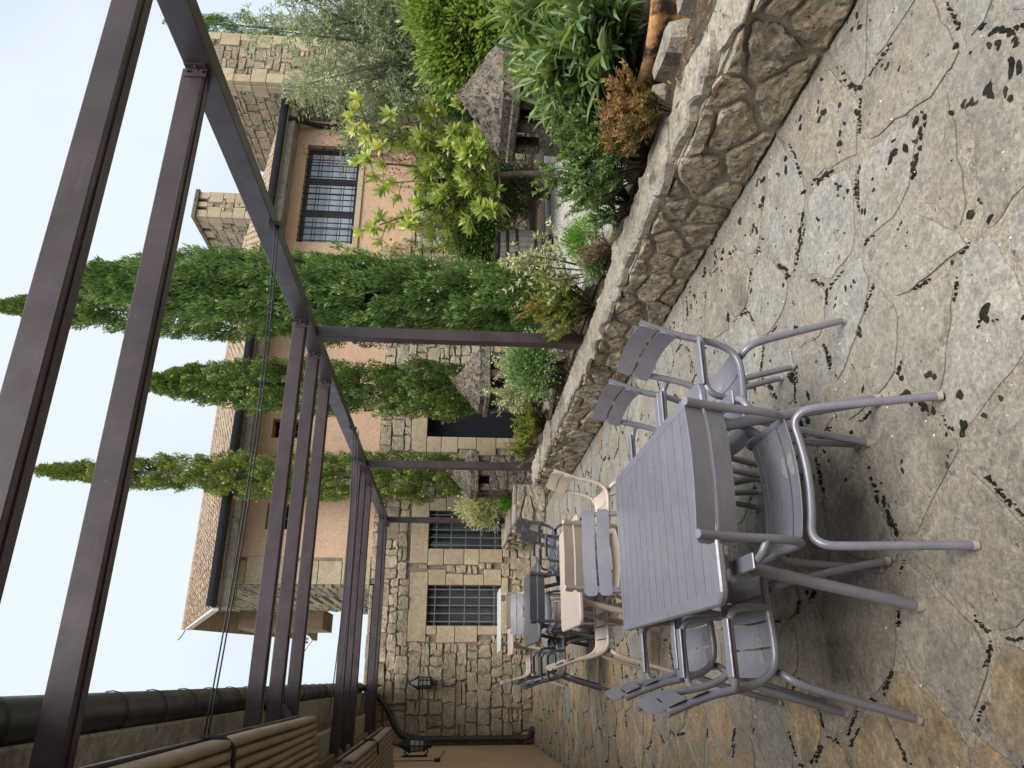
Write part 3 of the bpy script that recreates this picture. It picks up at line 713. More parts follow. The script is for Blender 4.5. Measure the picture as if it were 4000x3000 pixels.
mb = MB(); mb.add([(RX0-.02, 14.3, 5.86), (RX0-.02, RY, RZ-.14), (RX0-.02, RY, RZ-.0), (RX0-.02, 14.3, 5.97), (RX0+.03, 14.3, 5.86), (RX0+.03, RY, RZ-.14), (RX0+.03, RY, RZ-.0), (RX0+.03, 14.3, 5.97)], [(0, 1, 2, 3), (7, 6, 5, 4), (0, 4, 5, 1), (2, 6, 7, 3), (0, 3, 7, 4)])
mb.build('verge_board', M['verge'], roof)
mb = MB(); mb.add([(RX0+.03, 14.4, 5.84), (HX0, 14.4, 5.84), (HX0, RY, RZ-.16), (RX0+.03, RY, RZ-.16)], [(0, 3, 2, 1)]); mb.build('verge_soffit', M['concrete'], roof)
def tile_mesh(name, L, r, seg=6):
    mb = MB(); V = []
    for y, rr in ((0, r), (L, r*.82)):
        V += [(rr*math.cos(math.pi*k/seg), y, rr*.8*math.sin(math.pi*k/seg)) for k in range(seg+1)]
    V += [(.86*r*math.cos(math.pi*k/seg), 0, .86*r*.8*math.sin(math.pi*k/seg)-.004) for k in range(seg+1)]
    V += [(.7*r*math.cos(math.pi*k/seg), .1, .6*r*math.sin(math.pi*k/seg)-.01) for k in range(seg+1)]
    m = seg+1; mb.add(V, [(k, m+k, m+k+1, k+1) for k in range(seg)]+[(k, k+1, 2*m+k+1, 2*m+k) for k in range(seg)]+[(2*m+k, 2*m+k+1, 3*m+k+1, 3*m+k) for k in range(seg)], True)
    return mb.mesh(name, M['tile'])
def tiles(x0, x1, y0, y1, zf, slope, parent, inv, limit=300):
    cw, ex = .20, .36; L = .44; me = tile_mesh('roof_tile', L, .092); ang = math.atan(slope); spots = []
    nx_ = int((x1-x0)/cw); ny_ = int((y1-y0)/math.cos(ang)/ex)
    for j in range(ny_):
        for i in range(nx_):
            x = x0+cw*(i+.5); y = y0+ex*j*math.cos(ang)-.03; spots.append((x, y, zf(y)+.0, j))
    spots.sort(key=lambda s: (s[0]-1)**2*.12+(s[1]-14)**2)
    V0 = np.array([v.co for v in me.vertices]); Fs = [tuple(p.vertices) for p in me.polygons]; rest = MB()
    for k, (x, y, z, j) in enumerate(spots):
        rot = Matrix.Rotation(ang*.93+random.gauss(0, .01), 4, 'X') @ Matrix.Rotation(random.gauss(0, .015), 4, 'Z')
        if k < limit:
            o = link('roof_tile', me, parent, Vector((x, y, z))+inv); o.rotation_euler = rot.to_euler()
        else:
            T = Matrix.Translation((x, y, z)) @ rot; rest.add([T @ Vector(v) for v in V0], Fs, True)
    if rest.v: tag(rest.build('roof_tile_remainder', M['tile'], parent, inv), kind='stuff')
tiles(RX0+.02, RX1, 14.26, RY, lambda y: rz(y)-.02, SL, roof, Vector((0, 0, 0)))
mb = MB()
for k in range(int((RX1-RX0)/.42)):
    x = RX0+.42*k; mb.tube([(x, RY, RZ+.0), (x+.46, RY, RZ+.015)], [.10, .085], 8)
mb.build('ridge_tiles', M['tile'], roof)
hp(MB().tube([(12.75, 14.35, 5.9), (12.85, 14.6, 5.55), (12.95, 14.82, 5.3), (12.95, 14.82, .1)], .065, 8), 'downpipe', 'iron')
tg = MB().tube(smooth_path([(RX0-.02, RY, RZ), (RX0-.14, RY, RZ+.05), (RX0-.26, RY, RZ+.14)]), .012, 5).build('ridge_spike', M['iron'], roof)
# satellite dish on the gable side
ds = empty('satellite_dish', (HX0-.75, 20.9, 5.45)); tag(ds, 'white satellite dish with a black letter at the house gable', 'satellite dish')
mb = MB(); n_ = 16; V = [(0, 0, 0)]
for q, (r_, d_) in enumerate(((.12, .02), (.22, .06), (.30, .11))): V += [(-d_, r_*math.cos(2*math.pi*k/n_), r_*math.sin(2*math.pi*k/n_)) for k in range(n_)]
Fs = [(0, 1+(k+1) % n_, 1+k) for k in range(n_)]
for q in range(2): Fs += [(1+q*n_+k, 1+q*n_+(k+1) % n_, 1+(q+1)*n_+(k+1) % n_, 1+(q+1)*n_+k) for k in range(n_)]
mb.add(V, Fs, True); dd = mb.build('reflector', M['white_dish'], ds); dd.rotation_euler = (0, .2, .9); dd.scale = (.75, .75, .75)
MB().box(-.075, -.06, -.10, -.06, -.12, .12).box(-.075, -.06, .06, .10, -.12, .12).box(-.074, -.061, -.06, .06, -.02, .02).build('letter_h', M['letter_black'], dd)
MB().tube([(.0, 0, -.02), (.3, 0, -.1), (.55, 0, -.1)], .02, 6).build('mount', M['grey_pipe'], ds)
MB().tube([(-.04, -.1, -.2), (-.3, -.22, -.05)], .012, 6).build('feed_arm', M['grey_pipe'], ds)

# ------------------------------------------------------------------ towers
def tower(name, x0, x1, y0, y1, z1, label, zlow, du, dv, mat, qmat, limit):
    t = empty(name, ((x0+x1)/2, (y0+y1)/2, 0)); tag(t, label, 'tower'); inv = -Vector(t.location)
    MB().box(x0, x1, y0, y1, 0, z1).build('core', M['dark_joint'], t, inv)
    hf, hl = [], []; z = zlow; k = 0
    while z < z1-.05:
        h = min(random.uniform(.32, .55), z1-z); L = (.24, .40)[k % 2]+random.uniform(-.04, .06); k += 1
        for e in (0, 1):
            a, b = (x0-.02, x0+L) if e == 0 else (x1-L, x1+.02)
            MB().box(a+.004, b-.004, y0-.035, y0+.1, z+.006, z+h-.006, .008).build('quoin', M[qmat], t, inv); hf.append((a, b, z, z+h))
        L2 = (.40, .24)[k % 2]
        MB().box(x0-.036, x0+.05, y0+.103, y0+L2+.05, z+.006, z+h-.006, .008).build('quoin', M[qmat], t, inv); hl.append((y0-.1, y0+L2+.05, z, z+h)); z += h
    cs = block_cells(x0, x1, zlow, z1, du*.8, dv*.9, .014, hf, .03)
    lay_stones(cs, Vector((0, y0, 0))+inv, (1, 0, 0), (0, 0, 1), (0, -1, 0), t, 'rubble_stone', M[mat], .04, .014, 1, .009, limit=limit//2, r=.09, jit=.008)
    cs = block_cells(y0, y1, zlow, z1, du*.8, dv*.9, .014, hl, .03)
    lay_stones(cs, Vector((x0, 0, 0))+inv, (0, 1, 0), (0, 0, 1), (-1, 0, 0), t, 'rubble_stone', M[mat], .04, .014, 1, .009, limit=limit//2, r=.09, jit=.008)
    return t, inv
tower('stone_tower', 13.19, 14.66, 13.72, 17.05, 7.87, 'tall rubble stone tower behind the olive tree, at the end of the tiled roof', .8, .36, .26, 'rubble_grey', 'ashlar', 300)
TX, TY, TZ = 14.3, 21.0, 10.55
t2, i2 = tower('bell_tower', TX, TX+.96, TY, TY+4.2, TZ-.42, 'small distant stone tower with square openings under its cap, above the tile roof', 6.5, .34, .26, 'rubble_far', 'ashlar', 200)
hz = (TZ-.42, TZ-.14)
for a_, b_ in ((.0, .26), (.40, .58), (.72, .96)): MB().box(TX+a_, TX+b_, TY-.015, TY+.3, *hz).build('opening_pier', M['ashlar'], t2, i2)
for k in range(7): MB().box(TX-.015, TX+.25, TY+.302+k*.56, TY+.66+k*.56, *hz).build('opening_pier', M['ashlar'], t2, i2)
MB().box(TX+.12, TX+.9, TY+.12, TY+4.1, hz[0]+.002, hz[1]-.002).build('dark_chamber', M['dark'], t2, i2)
MB().box(TX-.07, TX+1.04, TY-.08, TY+4.3, TZ-.14, TZ, .015).build('cap_slab', M['vent_stone'], t2, i2)

# ------------------------------------------------------------------ house on the left, with eaves over the terrace
lh = empty('plastered_house', (XL-1, 7, 0)); tag(lh, 'orange plastered house wall along the left of the terrace with wide eaves', 'house'); LI = -Vector(lh.location)
def lp(mb, name, mat): return mb.build(name, M[mat], lh, LI)
lp(MB().box(XL-.4, XL, -4, YF-.003, -.02, 3.2), 'plaster_wall', 'stucco_left')
for k, (x1, z0, z1, mt) in enumerate(((XL+.18, 2.80, 2.93, 'concrete'), (XL+.30, 2.93, 3.00, 'wood_and_recess'), (XL+.56, 3.00, 3.09, 'concrete'), (XL+.66, 3.09, 3.16, 'wood_and_recess'), (XL+.90, 3.16, 3.26, 'concrete'))):
    lp(MB().box(XL-.3, x1, -4, YF-.06-.01*k, z0+.002, z1, .012), 'cornice_course', mt)  # alternate courses are brown: the shade of recesses put into their colour
rf = lp(MB().box(XL-3, XL+.98, -4, YF-.08, 3.262, 3.37), 'roof', 'tile')
GX, GZ2, GR = XL+.975, 3.25, .092
mb = MB(); n_ = 10
V = [(GX+GR*math.cos(math.pi+math.pi*1.15*k/n_-.15), y, GZ2+GR*math.sin(math.pi+math.pi*1.15*k/n_-.15)) for y in (-4, YF-.1) for k in range(n_+1)]
mb.add(V, [(k, k+1, n_+2+k, n_+1+k) for k in range(n_)], True); gut = mb.build('gutter', M['gutter'], lh, LI)
y = .9
while y < YF-.3:
    pts = [(GX+(GR+.006)*math.cos(math.pi+math.pi*1.15*k/n_-.15), y+random.uniform(-.004, .004), GZ2+(GR+.006)*math.sin(math.pi+math.pi*1.15*k/n_-.15)) for k in range(n_+1)]
    MB().tube(pts, .003, 6).build('gutter_bracket', M['gutter'], gut); y += .52
def swan(y0, name):
    return lp(MB().tube(smooth_path([(GX, y0, GZ2-.07), (GX-.02, y0, GZ2-.2), (GX-.15, y0+.02, GZ2-.36), (XL+.35, y0+.05, GZ2-.52), (XL+.12, y0+.06, GZ2-.66), (XL+.08, y0+.06, GZ2-.95)]), .058, 10), name, 'gutter')
swan(6.45, 'downpipe')
lp(MB().tube(smooth_path([(GX, YF-.25, GZ2-.07), (GX-.02, YF-.25, GZ2-.2), (GX-.3, YF-.22, GZ2-.5), (XL+.25, YF-.19, GZ2-.75), (XL+.12, YF-.17, GZ2-1.0), (XL+.11, YF-.17, GZ2-1.3)]), .052, 10), 'downpipe', 'gutter')
dp = lp(MB().tube([(XL+.11, YF-.17, GZ2-1.28), (XL+.11, YF-.17, .22)]+smooth_path([(XL+.11, YF-.17, .2), (XL+.13, YF-.19, .12), (XL+.2, YF-.27, .06), (XL+.28, YF-.36, .05)]), .055, 10), 'downpipe', 'pipe')
for z in (.28, .55, 1.5): MB().tube([(XL+.11, YF-.17, z), (XL+.11, YF-.17, z+.035)], .061, 10).build('pipe_collar', M['pipe'], dp)

# added unseen wing behind the viewer, put there to shade the near terrace
wg = empty('added_shade_wing', (1.5, -3.5, 0)); tag(wg, 'added unseen orange plastered wing behind the viewer, shading the near terrace', 'house'); WI = -Vector(wg.location)
MB().box(XL-5, 4.6, -7, -3.0, -.02, 3.2).build('plaster_wall', M['stucco_left'], wg, WI)
MB().box(XL-5.4, 5.0, -7.4, -2.6, 3.2, 3.4).build('roof_slab', M['tile'], wg, WI)
dw = MB().box(.6, 1.9, -3.03, -2.98, 0, 2.3).build('door', M['door_panel'], wg, WI)
MB().box(.7, 1.2, -2.975, -2.96, .2, 2.2).box(1.3, 1.8, -2.975, -2.96, .2, 2.2).build('door_pane', M['pane'], dw)
# ------------------------------------------------------------------ pergola
pg = empty('pergola', (2.87, 7.5, 0)); tag(pg, 'dark brown steel pergola with square posts and paired cross beams over the terrace', 'pergola'); PI_ = -Vector(pg.location)
def pp(mb, name, mat, par=None): return mb.build(name, M[mat], par or pg, PI_ if par is None else None)
BX0, BX1 = 2.82, 2.92
pp(MB().box(BX0, BX1, -1.2, 14.6, 2.85, 2.99, .004), 'main_beam', 'steel')
beams = [2.19, 2.86, 5.62, 6.27, 6.96, 9.85, 10.51, 11.29, 13.75, 14.42]
for y in beams:
    b = pp(MB().box(-.86, BX0-.004, y, y+.10, 2.895, 3.0, .004), 'cross_beam', 'steel')
    MB().box(-.86, BX0-.006, y+.035, y+.05, 2.889, 2.896).build('rail_slot', M['steel'], b)
    br = pp(MB().box(BX0-.009, BX0-.001, y-.035, y+.0, 2.88, 2.985).box(BX0-.06, BX0-.009, y-.006, y-.001, 2.88, 2.985), 'bracket', 'steel')
    MB().tube([(BX0-.03, y-.006, 2.90), (BX0-.03, y-.018, 2.90)], .008, 8).tube([(BX0-.009, y-.02, 2.93), (BX0-.022, y-.02, 2.93)], .008, 8).tube([(BX0-.03, y-.006, 2.97), (BX0-.03, y-.018, 2.97)], .008, 8).build('bolt', M['steel_bolt'], br)
for y in (5.90, 10.16, 14.10): pp(MB().box(BX0-.002, BX1+.002, y, y+.10, .40, 2.848, .004), 'post', 'steel')
for y in (4.18, 8.42, 12.5):
    for dz in (0, .05 if y > 5 else .012):
        ys = y+dz*2; pts = [(-.35+3.16*k/12, ys, 2.83-dz-.05*math.sin(math.pi*k/12)) for k in range(13)]
        pp(MB().tube(pts, .0045 if y < 5 else .006, 6), 'wire', 'iron')
    pp(MB().box(BX0-.03, BX0-.002, y-.03, y+.03, 2.79, 2.87).tube([(BX0-.05, y, 2.83), (BX0-.005, y, 2.83)], .018, 8), 'wire_anchor', 'iron')
# pulled-back shade canopies, hanging in pleats below the beams on the left
def canopy(y0, y1, x0, label, zb):
    t = empty('shade_canopy', (x0-.3, (y0+y1)/2, 2.5)); tag(t, label, 'canopy', 'folded shade canopies under the pergola'); inv = -Vector(t.location)
    n = 11; pitch = .044; prof = []
    for k in range(n):
        x = x0-pitch*k
        for q in range(9):
            a = math.pi*q/8; prof.append((x-pitch/2+math.cos(a)*pitch*.46, zb+.045-.006*k-math.sin(a)*.028-(.0 if 0 < q < 8 else -.05)))
    ys = [y0+(y1-y0)*j/14 for j in range(15)]
    mb = MB(); m_ = len(prof)
    V = [(x+.003*math.sin(y*2.1+i//9), y, z-.012*math.sin(math.pi*(y-y0)/(y1-y0))-.002*math.sin(y*4+i//9)) for y in ys for i, (x, z) in enumerate(prof)]
    mb.add(V, [(j*m_+i, j*m_+i+1, (j+1)*m_+i+1, (j+1)*m_+i) for j in range(14) for i in range(m_-1)], True)
    ob = mb.build('pleated_fabric', M['canvas'], t, inv)
    md = ob.modifiers.new('thick', 'SOLIDIFY'); md.thickness = .006
    mb = MB(); mb.box(x0-pitch*.6, x0+.004, y0, y1-.1, zb+.115, zb+.14, .004); mb.build('front_rail', M['steel'], t, inv)
    mb = MB(); ym = y0+(y1-y0)*.45
    mb.tube([(x0+.006, ym, zb+.13), (x0+.008, ym, zb+.04), (x0-.03, ym, zb-.008), (x0-.12, ym, zb-.012)], .010, 6); mb.build('strap', M['black_strap'], t, inv)
canopy(1.6, 5.54, -.225, 'nearest bundle of pleated brown shade fabric under the pergola eaves', 2.47)
canopy(5.9, 9.75, -.53, 'farther bundle of pleated brown shade fabric, ending beside the wall lantern', 2.25)

# ------------------------------------------------------------------ wall lanterns
def lantern(loc, rz_, label):
    t = empty('wall_lantern', loc, rz_); tag(t, label, 'lantern', 'wall lanterns')       # local -y is away from the wall
    MB().lathe([(.03, -.27), (.05, -.24), (.04, -.21), (.10, -.16), (.115, -.15), (.115, -.135)], 6, (0, -.16, 0), False).build('base', M['lantern'], t)
    MB().lathe([(.082, -.135), (.1, .07)], 6, (0, -.16, 0), False).build('glass', M['lamp_glass'], t)
    c = MB()
    for k in range(6):
        a = 2*math.pi*k/6; c.tube([(.088*math.cos(a), -.16+.088*math.sin(a), -.14), (.106*math.cos(a), -.16+.106*math.sin(a), .075)], .009, 5)
    for z, r_ in ((-.07, .094), (.0, .1)):
        c.tube([(r_*math.cos(2*math.pi*k/6), -.16+r_*math.sin(2*math.pi*k/6), z) for k in range(7)], .006, 5, False)
    c.build('cage', M['lantern'], t)
    MB().lathe([(.125, .07), (.13, .085), (.11, .11), (.05, .20), (.035, .22), (.03, .25), (.012, .27)], 6, (0, -.16, 0), False).build('roof', M['lantern'], t)
    MB().box(-.05, .05, -.02, .0, -.2, .2, .005).tube([(0, -.01, .1), (0, -.06, .16), (0, -.12, .12)], .012, 6).tube([(0, -.01, -.15), (0, -.06, -.2), (0, -.13, -.2)], .012, 6).build('wall_bracket', M['lantern'], t)
    return t
lantern((-.06, YF-.06, 2.08), 0, 'blue-black lantern on the rubble wall left of the barred windows')
lantern((XL+.003, 12.75, 2.1), math.pi/2, 'blue-black lantern seen side-on on the orange plaster wall')
wc = empty('wall_clip', (XL, 11.95, 1.75)); tag(wc, 'small black clip on a cord against the orange plaster wall', 'clip')
MB().tube([(.02, 0, .02), (.02, -.02, .45), (.02, -.03, 1.0)], .006, 5).build('cord', M['black_strap'], wc)
MB().box(.003, .05, -.04, .03, -.06, .03, .004).tube([(.03, 0, -.01), (.07, .02, -.07), (.14, .04, -.12)], .006, 5).build('clip_body', M['black_strap'], wc)

# ------------------------------------------------------------------ stone vents in the garden
def garden_vent(x, y, label, flip=False):
    t = empty('stone_vent', (x, y, 0)); tag(t, label, 'stone vent', 'stone vents with pyramid caps')
    MB().box(-.30, .30, -.30, .30, 0, .96).build('core', M['wall_mortar'], t)
    for s, (U, Nn, org) in enumerate((((1, 0, 0), (0, -1, 0), (0, -.30, 0)), ((0, 1, 0), (-1, 0, 0), (-.30, 0, 0)), ((0, 1, 0), (1, 0, 0), (.30, 0, 0)))):
        cs = cells(row_seeds(-.31, .31, 0, .97, .34, .3, .25, .2), -.325, .325, 0, .985, .015)
        lay_stones(cs, org, U, (0, 0, 1), Nn, t, 'pedestal_stone', M['vent_stone'], .035, .018, 2, .006)
    for i in (-1, 0, 1):
        for j in (-1, 0, 1):
            if i == 0 and j == 0: continue
            MB().box(i*.26-.055, i*.26+.055, j*.26-.055, j*.26+.055, .96, 1.165, .012).build('vent_pier', M['vent_stone'], t)
    MB().box(-.19, .19, -.19, .19, .965, 1.16).build('dark_shaft', M['dark'], t)
    MB().box(-.375, .375, -.375, .375, 1.167, 1.235, .012).build('slab', M['vent_stone'], t)
    n = 13; V = []; F = []                                        # pyramid cap with chipped faces
    for s in range(4):
        b0 = len(V)
        for r in range(n+1):
            f = r/n; h = 1.30+(1.665-1.30)*f; k = .335*(1-f)
            for c in range(n+1):
                g = -1+2*c/n; e = random.uniform(-1, 1)*.016*(.3 if c in (0, n) else 1)
                p = Vector((g*k, -k-e, h+random.uniform(-1, 1)*.009)); p.rotate(Matrix.Rotation(s*math.pi/2, 3, 'Z')); V.append(p)
        for r in range(n):
            for c in range(n): a = b0+r*(n+1)+c; F.append((a, a+1, a+n+2, a+n+1))
        b1 = len(V); q = [Vector((-.335, -.335, 1.237)), Vector((.335, -.335, 1.237)), Vector((.335, -.335, 1.305)), Vector((-.335, -.335, 1.305))]
        for p in q: p.rotate(Matrix.Rotation(s*math.pi/2, 3, 'Z'))
        V += q; F.append((b1, b1+1, b1+2, b1+3))
    MB().add(V, F).build('pyramid_cap', M['vent_stone'], t)
    return t
garden_vent(4.47, 4.66, 'large near stone vent with pyramid cap beside the oleander')
garden_vent(3.69, 8.98, 'stone vent with pyramid cap between the near post and the dark doorway')
garden_vent(3.40, 12.80, 'stone vent with pyramid cap half hidden by the second pergola post')

# ------------------------------------------------------------------ barrel, pot, hose
bt = empty('wine_barrel', (7.05, 10.95, -.01)); tag(bt, 'weathered grey wooden barrel with black hoops standing in the courtyard', 'barrel')
def br_(z): return .27+.09*math.sin(math.pi*z/1.0)
for k in range(22):
    a0, a1 = 2*math.pi*k/22+.012, 2*math.pi*(k+1)/22-.012; V = []
    zs = [0, .12, .3, .5, .7, .88, 1.0]
    for z in zs: V += [(br_(z)*math.cos(a0), br_(z)*math.sin(a0), z), (br_(z)*math.cos(a1), br_(z)*math.sin(a1), z), (.9*br_(z)*math.cos(a1), .9*br_(z)*math.sin(a1), z), (.9*br_(z)*math.cos(a0), .9*br_(z)*math.sin(a0), z)]
    F = [(4*i+j, 4*i+(j+1) % 4, 4*i+4+(j+1) % 4, 4*i+4+j) for i in range(6) for j in range(4)]+[(3, 2, 1, 0), (24, 25, 26, 27)]
    MB().add(V, F).build('stave', M['barrel'], bt)
for z, h in ((.0, .07), (.16, .05), (.30, .045), (.62, .045), (.78, .05), (.93, .07)):
    MB().lathe([(br_(z)+.002, z), (br_(z)+.009, z), (br_(z+h)+.009, z+h), (br_(z+h)+.002, z+h)], 32).build('hoop', M['hoop'], bt)
MB().lathe([(.24, .94), (.245, .96)], 22).build('barrel_head', M['barrel'], bt)
pt = empty('terracotta_pot', (4.0, 3.45, 0)); tag(pt, 'big mould-stained terracotta pot holding the oleander behind the garden wall', 'pot')
MB().lathe([(.32, 0), (.35, .05), (.44, .36), (.46, .42), (.49, .43), (.50, .50), (.47, .51), (.44, .50), (.42, .45)], 40).build('pot_body', M['pot'], pt)
MB().lathe([(.425, .455), (.42, .46)], 24).build('potting_soil', M['soil'], pt)
hs = MB().tube(smooth_path([(3.05+.06*math.sin(k*1.7), 3.3+k*.5, .435+.012*math.sin(k*2.3)) for k in range(12)], 3), .012, 6)
tag(hs.build('irrigation_hose', M['hose']), 'black irrigation hose lying in the planting bed', 'hose')

# ------------------------------------------------------------------ terrace furniture
def slat(mb, prof, half, sag, nx=10, th=.0035, rc=.018):
    """a bent metal slat; prof = [(y, z)] across the slat, sag(x) -> (dy, dz), rounded ends"""
    m = len(prof); xs = [-half+2*half*i/nx for i in range(nx+1)]; xs = [-half, -half+rc*.3, -half+rc]+xs[1:-1]+[half-rc, half-rc*.3, half]
    V = []; L = len(xs)
    mid = (sum(p[0] for p in prof)/m, sum(p[1] for p in prof)/m)
    for side in (0, 1):
        for i, x in enumerate(xs):
            e = min(abs(x+half), abs(x-half)); sh = 1.0
            wd = math.hypot(prof[-1][0]-prof[0][0], prof[-1][1]-prof[0][1])
            if e < rc: sh = max(.1, 1-2*(rc-math.sqrt(max(0, rc*rc-(rc-e)**2)))/wd)
            dy, dz = sag(x)
            for q, (y, z) in enumerate(prof):
                a, b = prof[max(q-1, 0)], prof[min(q+1, m-1)]; ty, tz = b[0]-a[0], b[1]-a[1]; l_ = math.hypot(ty, tz); ny, nz = -tz/l_, ty/l_
                V.append((x, mid[0]+(y-mid[0])*sh+dy-side*ny*th, mid[1]+(z-mid[1])*sh+dz-side*nz*th))
    o = L*m; F = []
    for i in range(L-1):
        for q in range(m-1):
            a = i*m+q; F.append((a, a+m, a+m+1, a+1)); F.append((o+a, o+a+1, o+a+m+1, o+a+m))
    mb.add(V, F, True); F = []
    for i in range(L-1):
        for q in (0, m-1):
            a = i*m+q; F.append((a, o+a, o+a+m, a+m) if q == 0 else (a, a+m, o+a+m, o+a))
    for i in (0, L-1):
        for q in range(m-1):
            a = i*m+q; F.append((a, a+1, o+a+1, o+a) if i == 0 else (a, o+a, o+a+1, a+1))
    return mb.add(V, F, False)
TR = .0145
def make_chair(arms, paint, worn, dark_under=None):
    t = empty('armchair' if arms else 'garden_chair'); P = M[paint]
    back = [(-.232, .858), (-.20, .77), (-.176, .69), (-.163, .62), (-.146, .55), (-.118, .495), (-.078, .468), (-.03, .461), (.05, .463), (.13, .468), (.195, .470), (.232, .460), (.25, .437)]
    for s in (-1, 1):
        fr = MB().tube(smooth_path([(s*.212, y, z) for y, z in back], 3), TR, 10).build('side_frame', P, t)
        for nm, pts in (('rear', [(s*.17, -.108, .440), (s*.20, -.115, .438), (s*.224, -.135, .415), (s*.232, -.158, .36), (s*.237, -.205, .2), (s*.243, -.258, .012)]),
                        ('front', [(s*.17, .165, .438), (s*.20, .17, .436), (s*.222, .185, .413), (s*.230, .20, .36), (s*.236, .235, .2), (s*.241, .268, .012)])):
            lg = MB().tube(smooth_path(pts, 3), TR, 10).build('leg', P, t)
            p = Vector(pts[-1]); d = (p-Vector(pts[-2])).normalized()
            MB().tube([p-d*.004, p+d*.012], TR+.0012, 10).build('foot_cap', M['foot_cap'], lg)
    for y, z in ((-.108, .440), (.165, .438)):
        MB().tube(smooth_path([(x, y, z-.018*(1-(x/.17)**2)) for x in (-.17, -.12, -.05, 0, .05, .12, .17)], 2), TR, 10).build('crossbar', P, t)
    sg = lambda x: (0, -.022*(1-(x/.2)**2))
    ys = [(-.112, -.030), (-.022, .060), (.068, .150), (.158, .232)]
    for k, (a, b) in enumerate(ys):
        prof = [(a, .470), ((a+b)/2, .468), (b, .469)]
        if k == 0: prof = [(a-.012, .486), (a+.01, .476), ((a+b)/2, .469), (b, .468)]
        if k == 3: prof = [(a, .469), (a+.035, .467), (b-.01, .458), (b+.006, .440)]
        sl_ = slat(MB(), prof, .2, sg, rc=.006).build('seat_slat', P, t)
        if worn and k in (0, 1):
            n = 14; V = []
            for j in range(n):
                a_ = 2*math.pi*j/n; u = .038*math.sin(a_)*(1-.35*math.cos(a_)); v = (-.058 if k == 0 else -.006)+(.026*math.cos(a_) if k == 0 else .03*math.cos(a_))
                if k == 1: u *= .62 if v > .01 else .95
                v = max(v, ys[k][0]+.004); v = min(v, ys[k][1]-.004); V.append((.06+u, v, .4705+sg(.06+u)[1]-.0005))
            MB().add(V, [tuple(range(n))[::-1]]).build('worn_patch', M['worn'], sl_)
    bs = lambda x: (-.034*(1-(x/.235)**2), 0)
    for z0, z1, y0, y1 in ((.790, .858, -.188, -.212), (.712, .780, -.162, -.185)):
        slat(MB(), [(y0, z0), ((y0+y1)/2, (z0+z1)/2), (y1, z1)], .237, bs, rc=.02, th=.004).build('back_slat', P, t)
    if arms:
        for s in (-1, 1):
            ar = MB().tube(smooth_path([(s*.212, -.163, .615), (s*.245, -.155, .628), (s*.268, -.12, .634), (s*.274, -.02, .636), (s*.274, .055, .634), (s*.270, .092, .612), (s*.258, .104, .56), (s*.236, .106, .50), (s*.214, .108, .468)], 3), TR*.9, 10).build('arm', P, t)
            MB().box(s*.274-.026, s*.274+.026, -.125, .065, .646, .654, .003).build('armrest', P, ar)
    return t
def place(proto, x, y, facing, label, group, first=[]):
    o = proto if proto not in first else copy_tree(proto)
    first.append(proto)
    o.location = (x, y, .009); o.rotation_euler = (0, 0, math.radians(facing)); tag(o, label, 'chair', group); return o
ga = make_chair(True, 'grey_paint', True); gc = make_chair(False, 'grey_paint', False)
bc = make_chair(False, 'beige_paint', False); da = make_chair(True, 'dark_paint', False)
G1, G2, G3 = 'grey chairs round the near table', 'beige chairs round the second table', 'dark chairs round the third table'
place(ga, .615, 2.36, 0, 'grey metal armchair at the near end of the closest table, its back to the viewer', G1)
place(ga, 1.107, 2.79, 90, 'grey metal armchair nearer the viewer on the garden-wall side of the closest table', G1)
place(ga, 1.10, 3.40, 91, 'grey metal armchair farther from the viewer on the garden-wall side of the closest table', G1)
place(ga, .126, 2.815, -90, 'grey metal armchair nearer the viewer on the plaster-wall side of the closest table', G1)
place(ga, .155, 3.44, -89, 'grey metal armchair farther from the viewer on the plaster-wall side of the closest table', G1)
place(gc, .655, 3.85, 180, 'armless grey chair facing the viewer across the far end of the closest table', G1)
place(bc, .757, 5.02, 1, 'beige metal chair with its back to the viewer at the beige table', G2)
place(bc, 1.20, 5.38, 90, 'beige metal chair on the garden-wall side of the beige table', G2)
place(bc, .30, 5.62, -90, 'beige metal chair on the plaster-wall side of the beige table', G2)
place(da, .71, 7.2, 0, 'dark metal armchair with its back to the viewer at the third table', G3)
place(da, 1.20, 7.66, 92, 'dark metal armchair nearer the viewer on the garden-wall side of the third table', G3)
place(da, 1.42, 8.24, 97, 'dark metal armchair farther from the viewer on the garden-wall side of the third table', G3)
place(da, .15, 7.74, -90, 'dark metal armchair nearer the viewer on the plaster-wall side of the third table', G3)
place(da, .19, 8.45, -88, 'dark metal armchair farther from the viewer on the plaster-wall side of the third table', G3)
place(gc, .73, 8.98, 180, 'armless grey chair facing the viewer beyond the third table', G3)
place(bc, .85, 10.25, 0, 'beige metal chair with its back to the viewer at the fourth table', 'beige chairs at the far tables')
place(bc, .17, 11.02, -90, 'far beige metal chair on the plaster-wall side of the fourth table', 'beige chairs at the far tables')
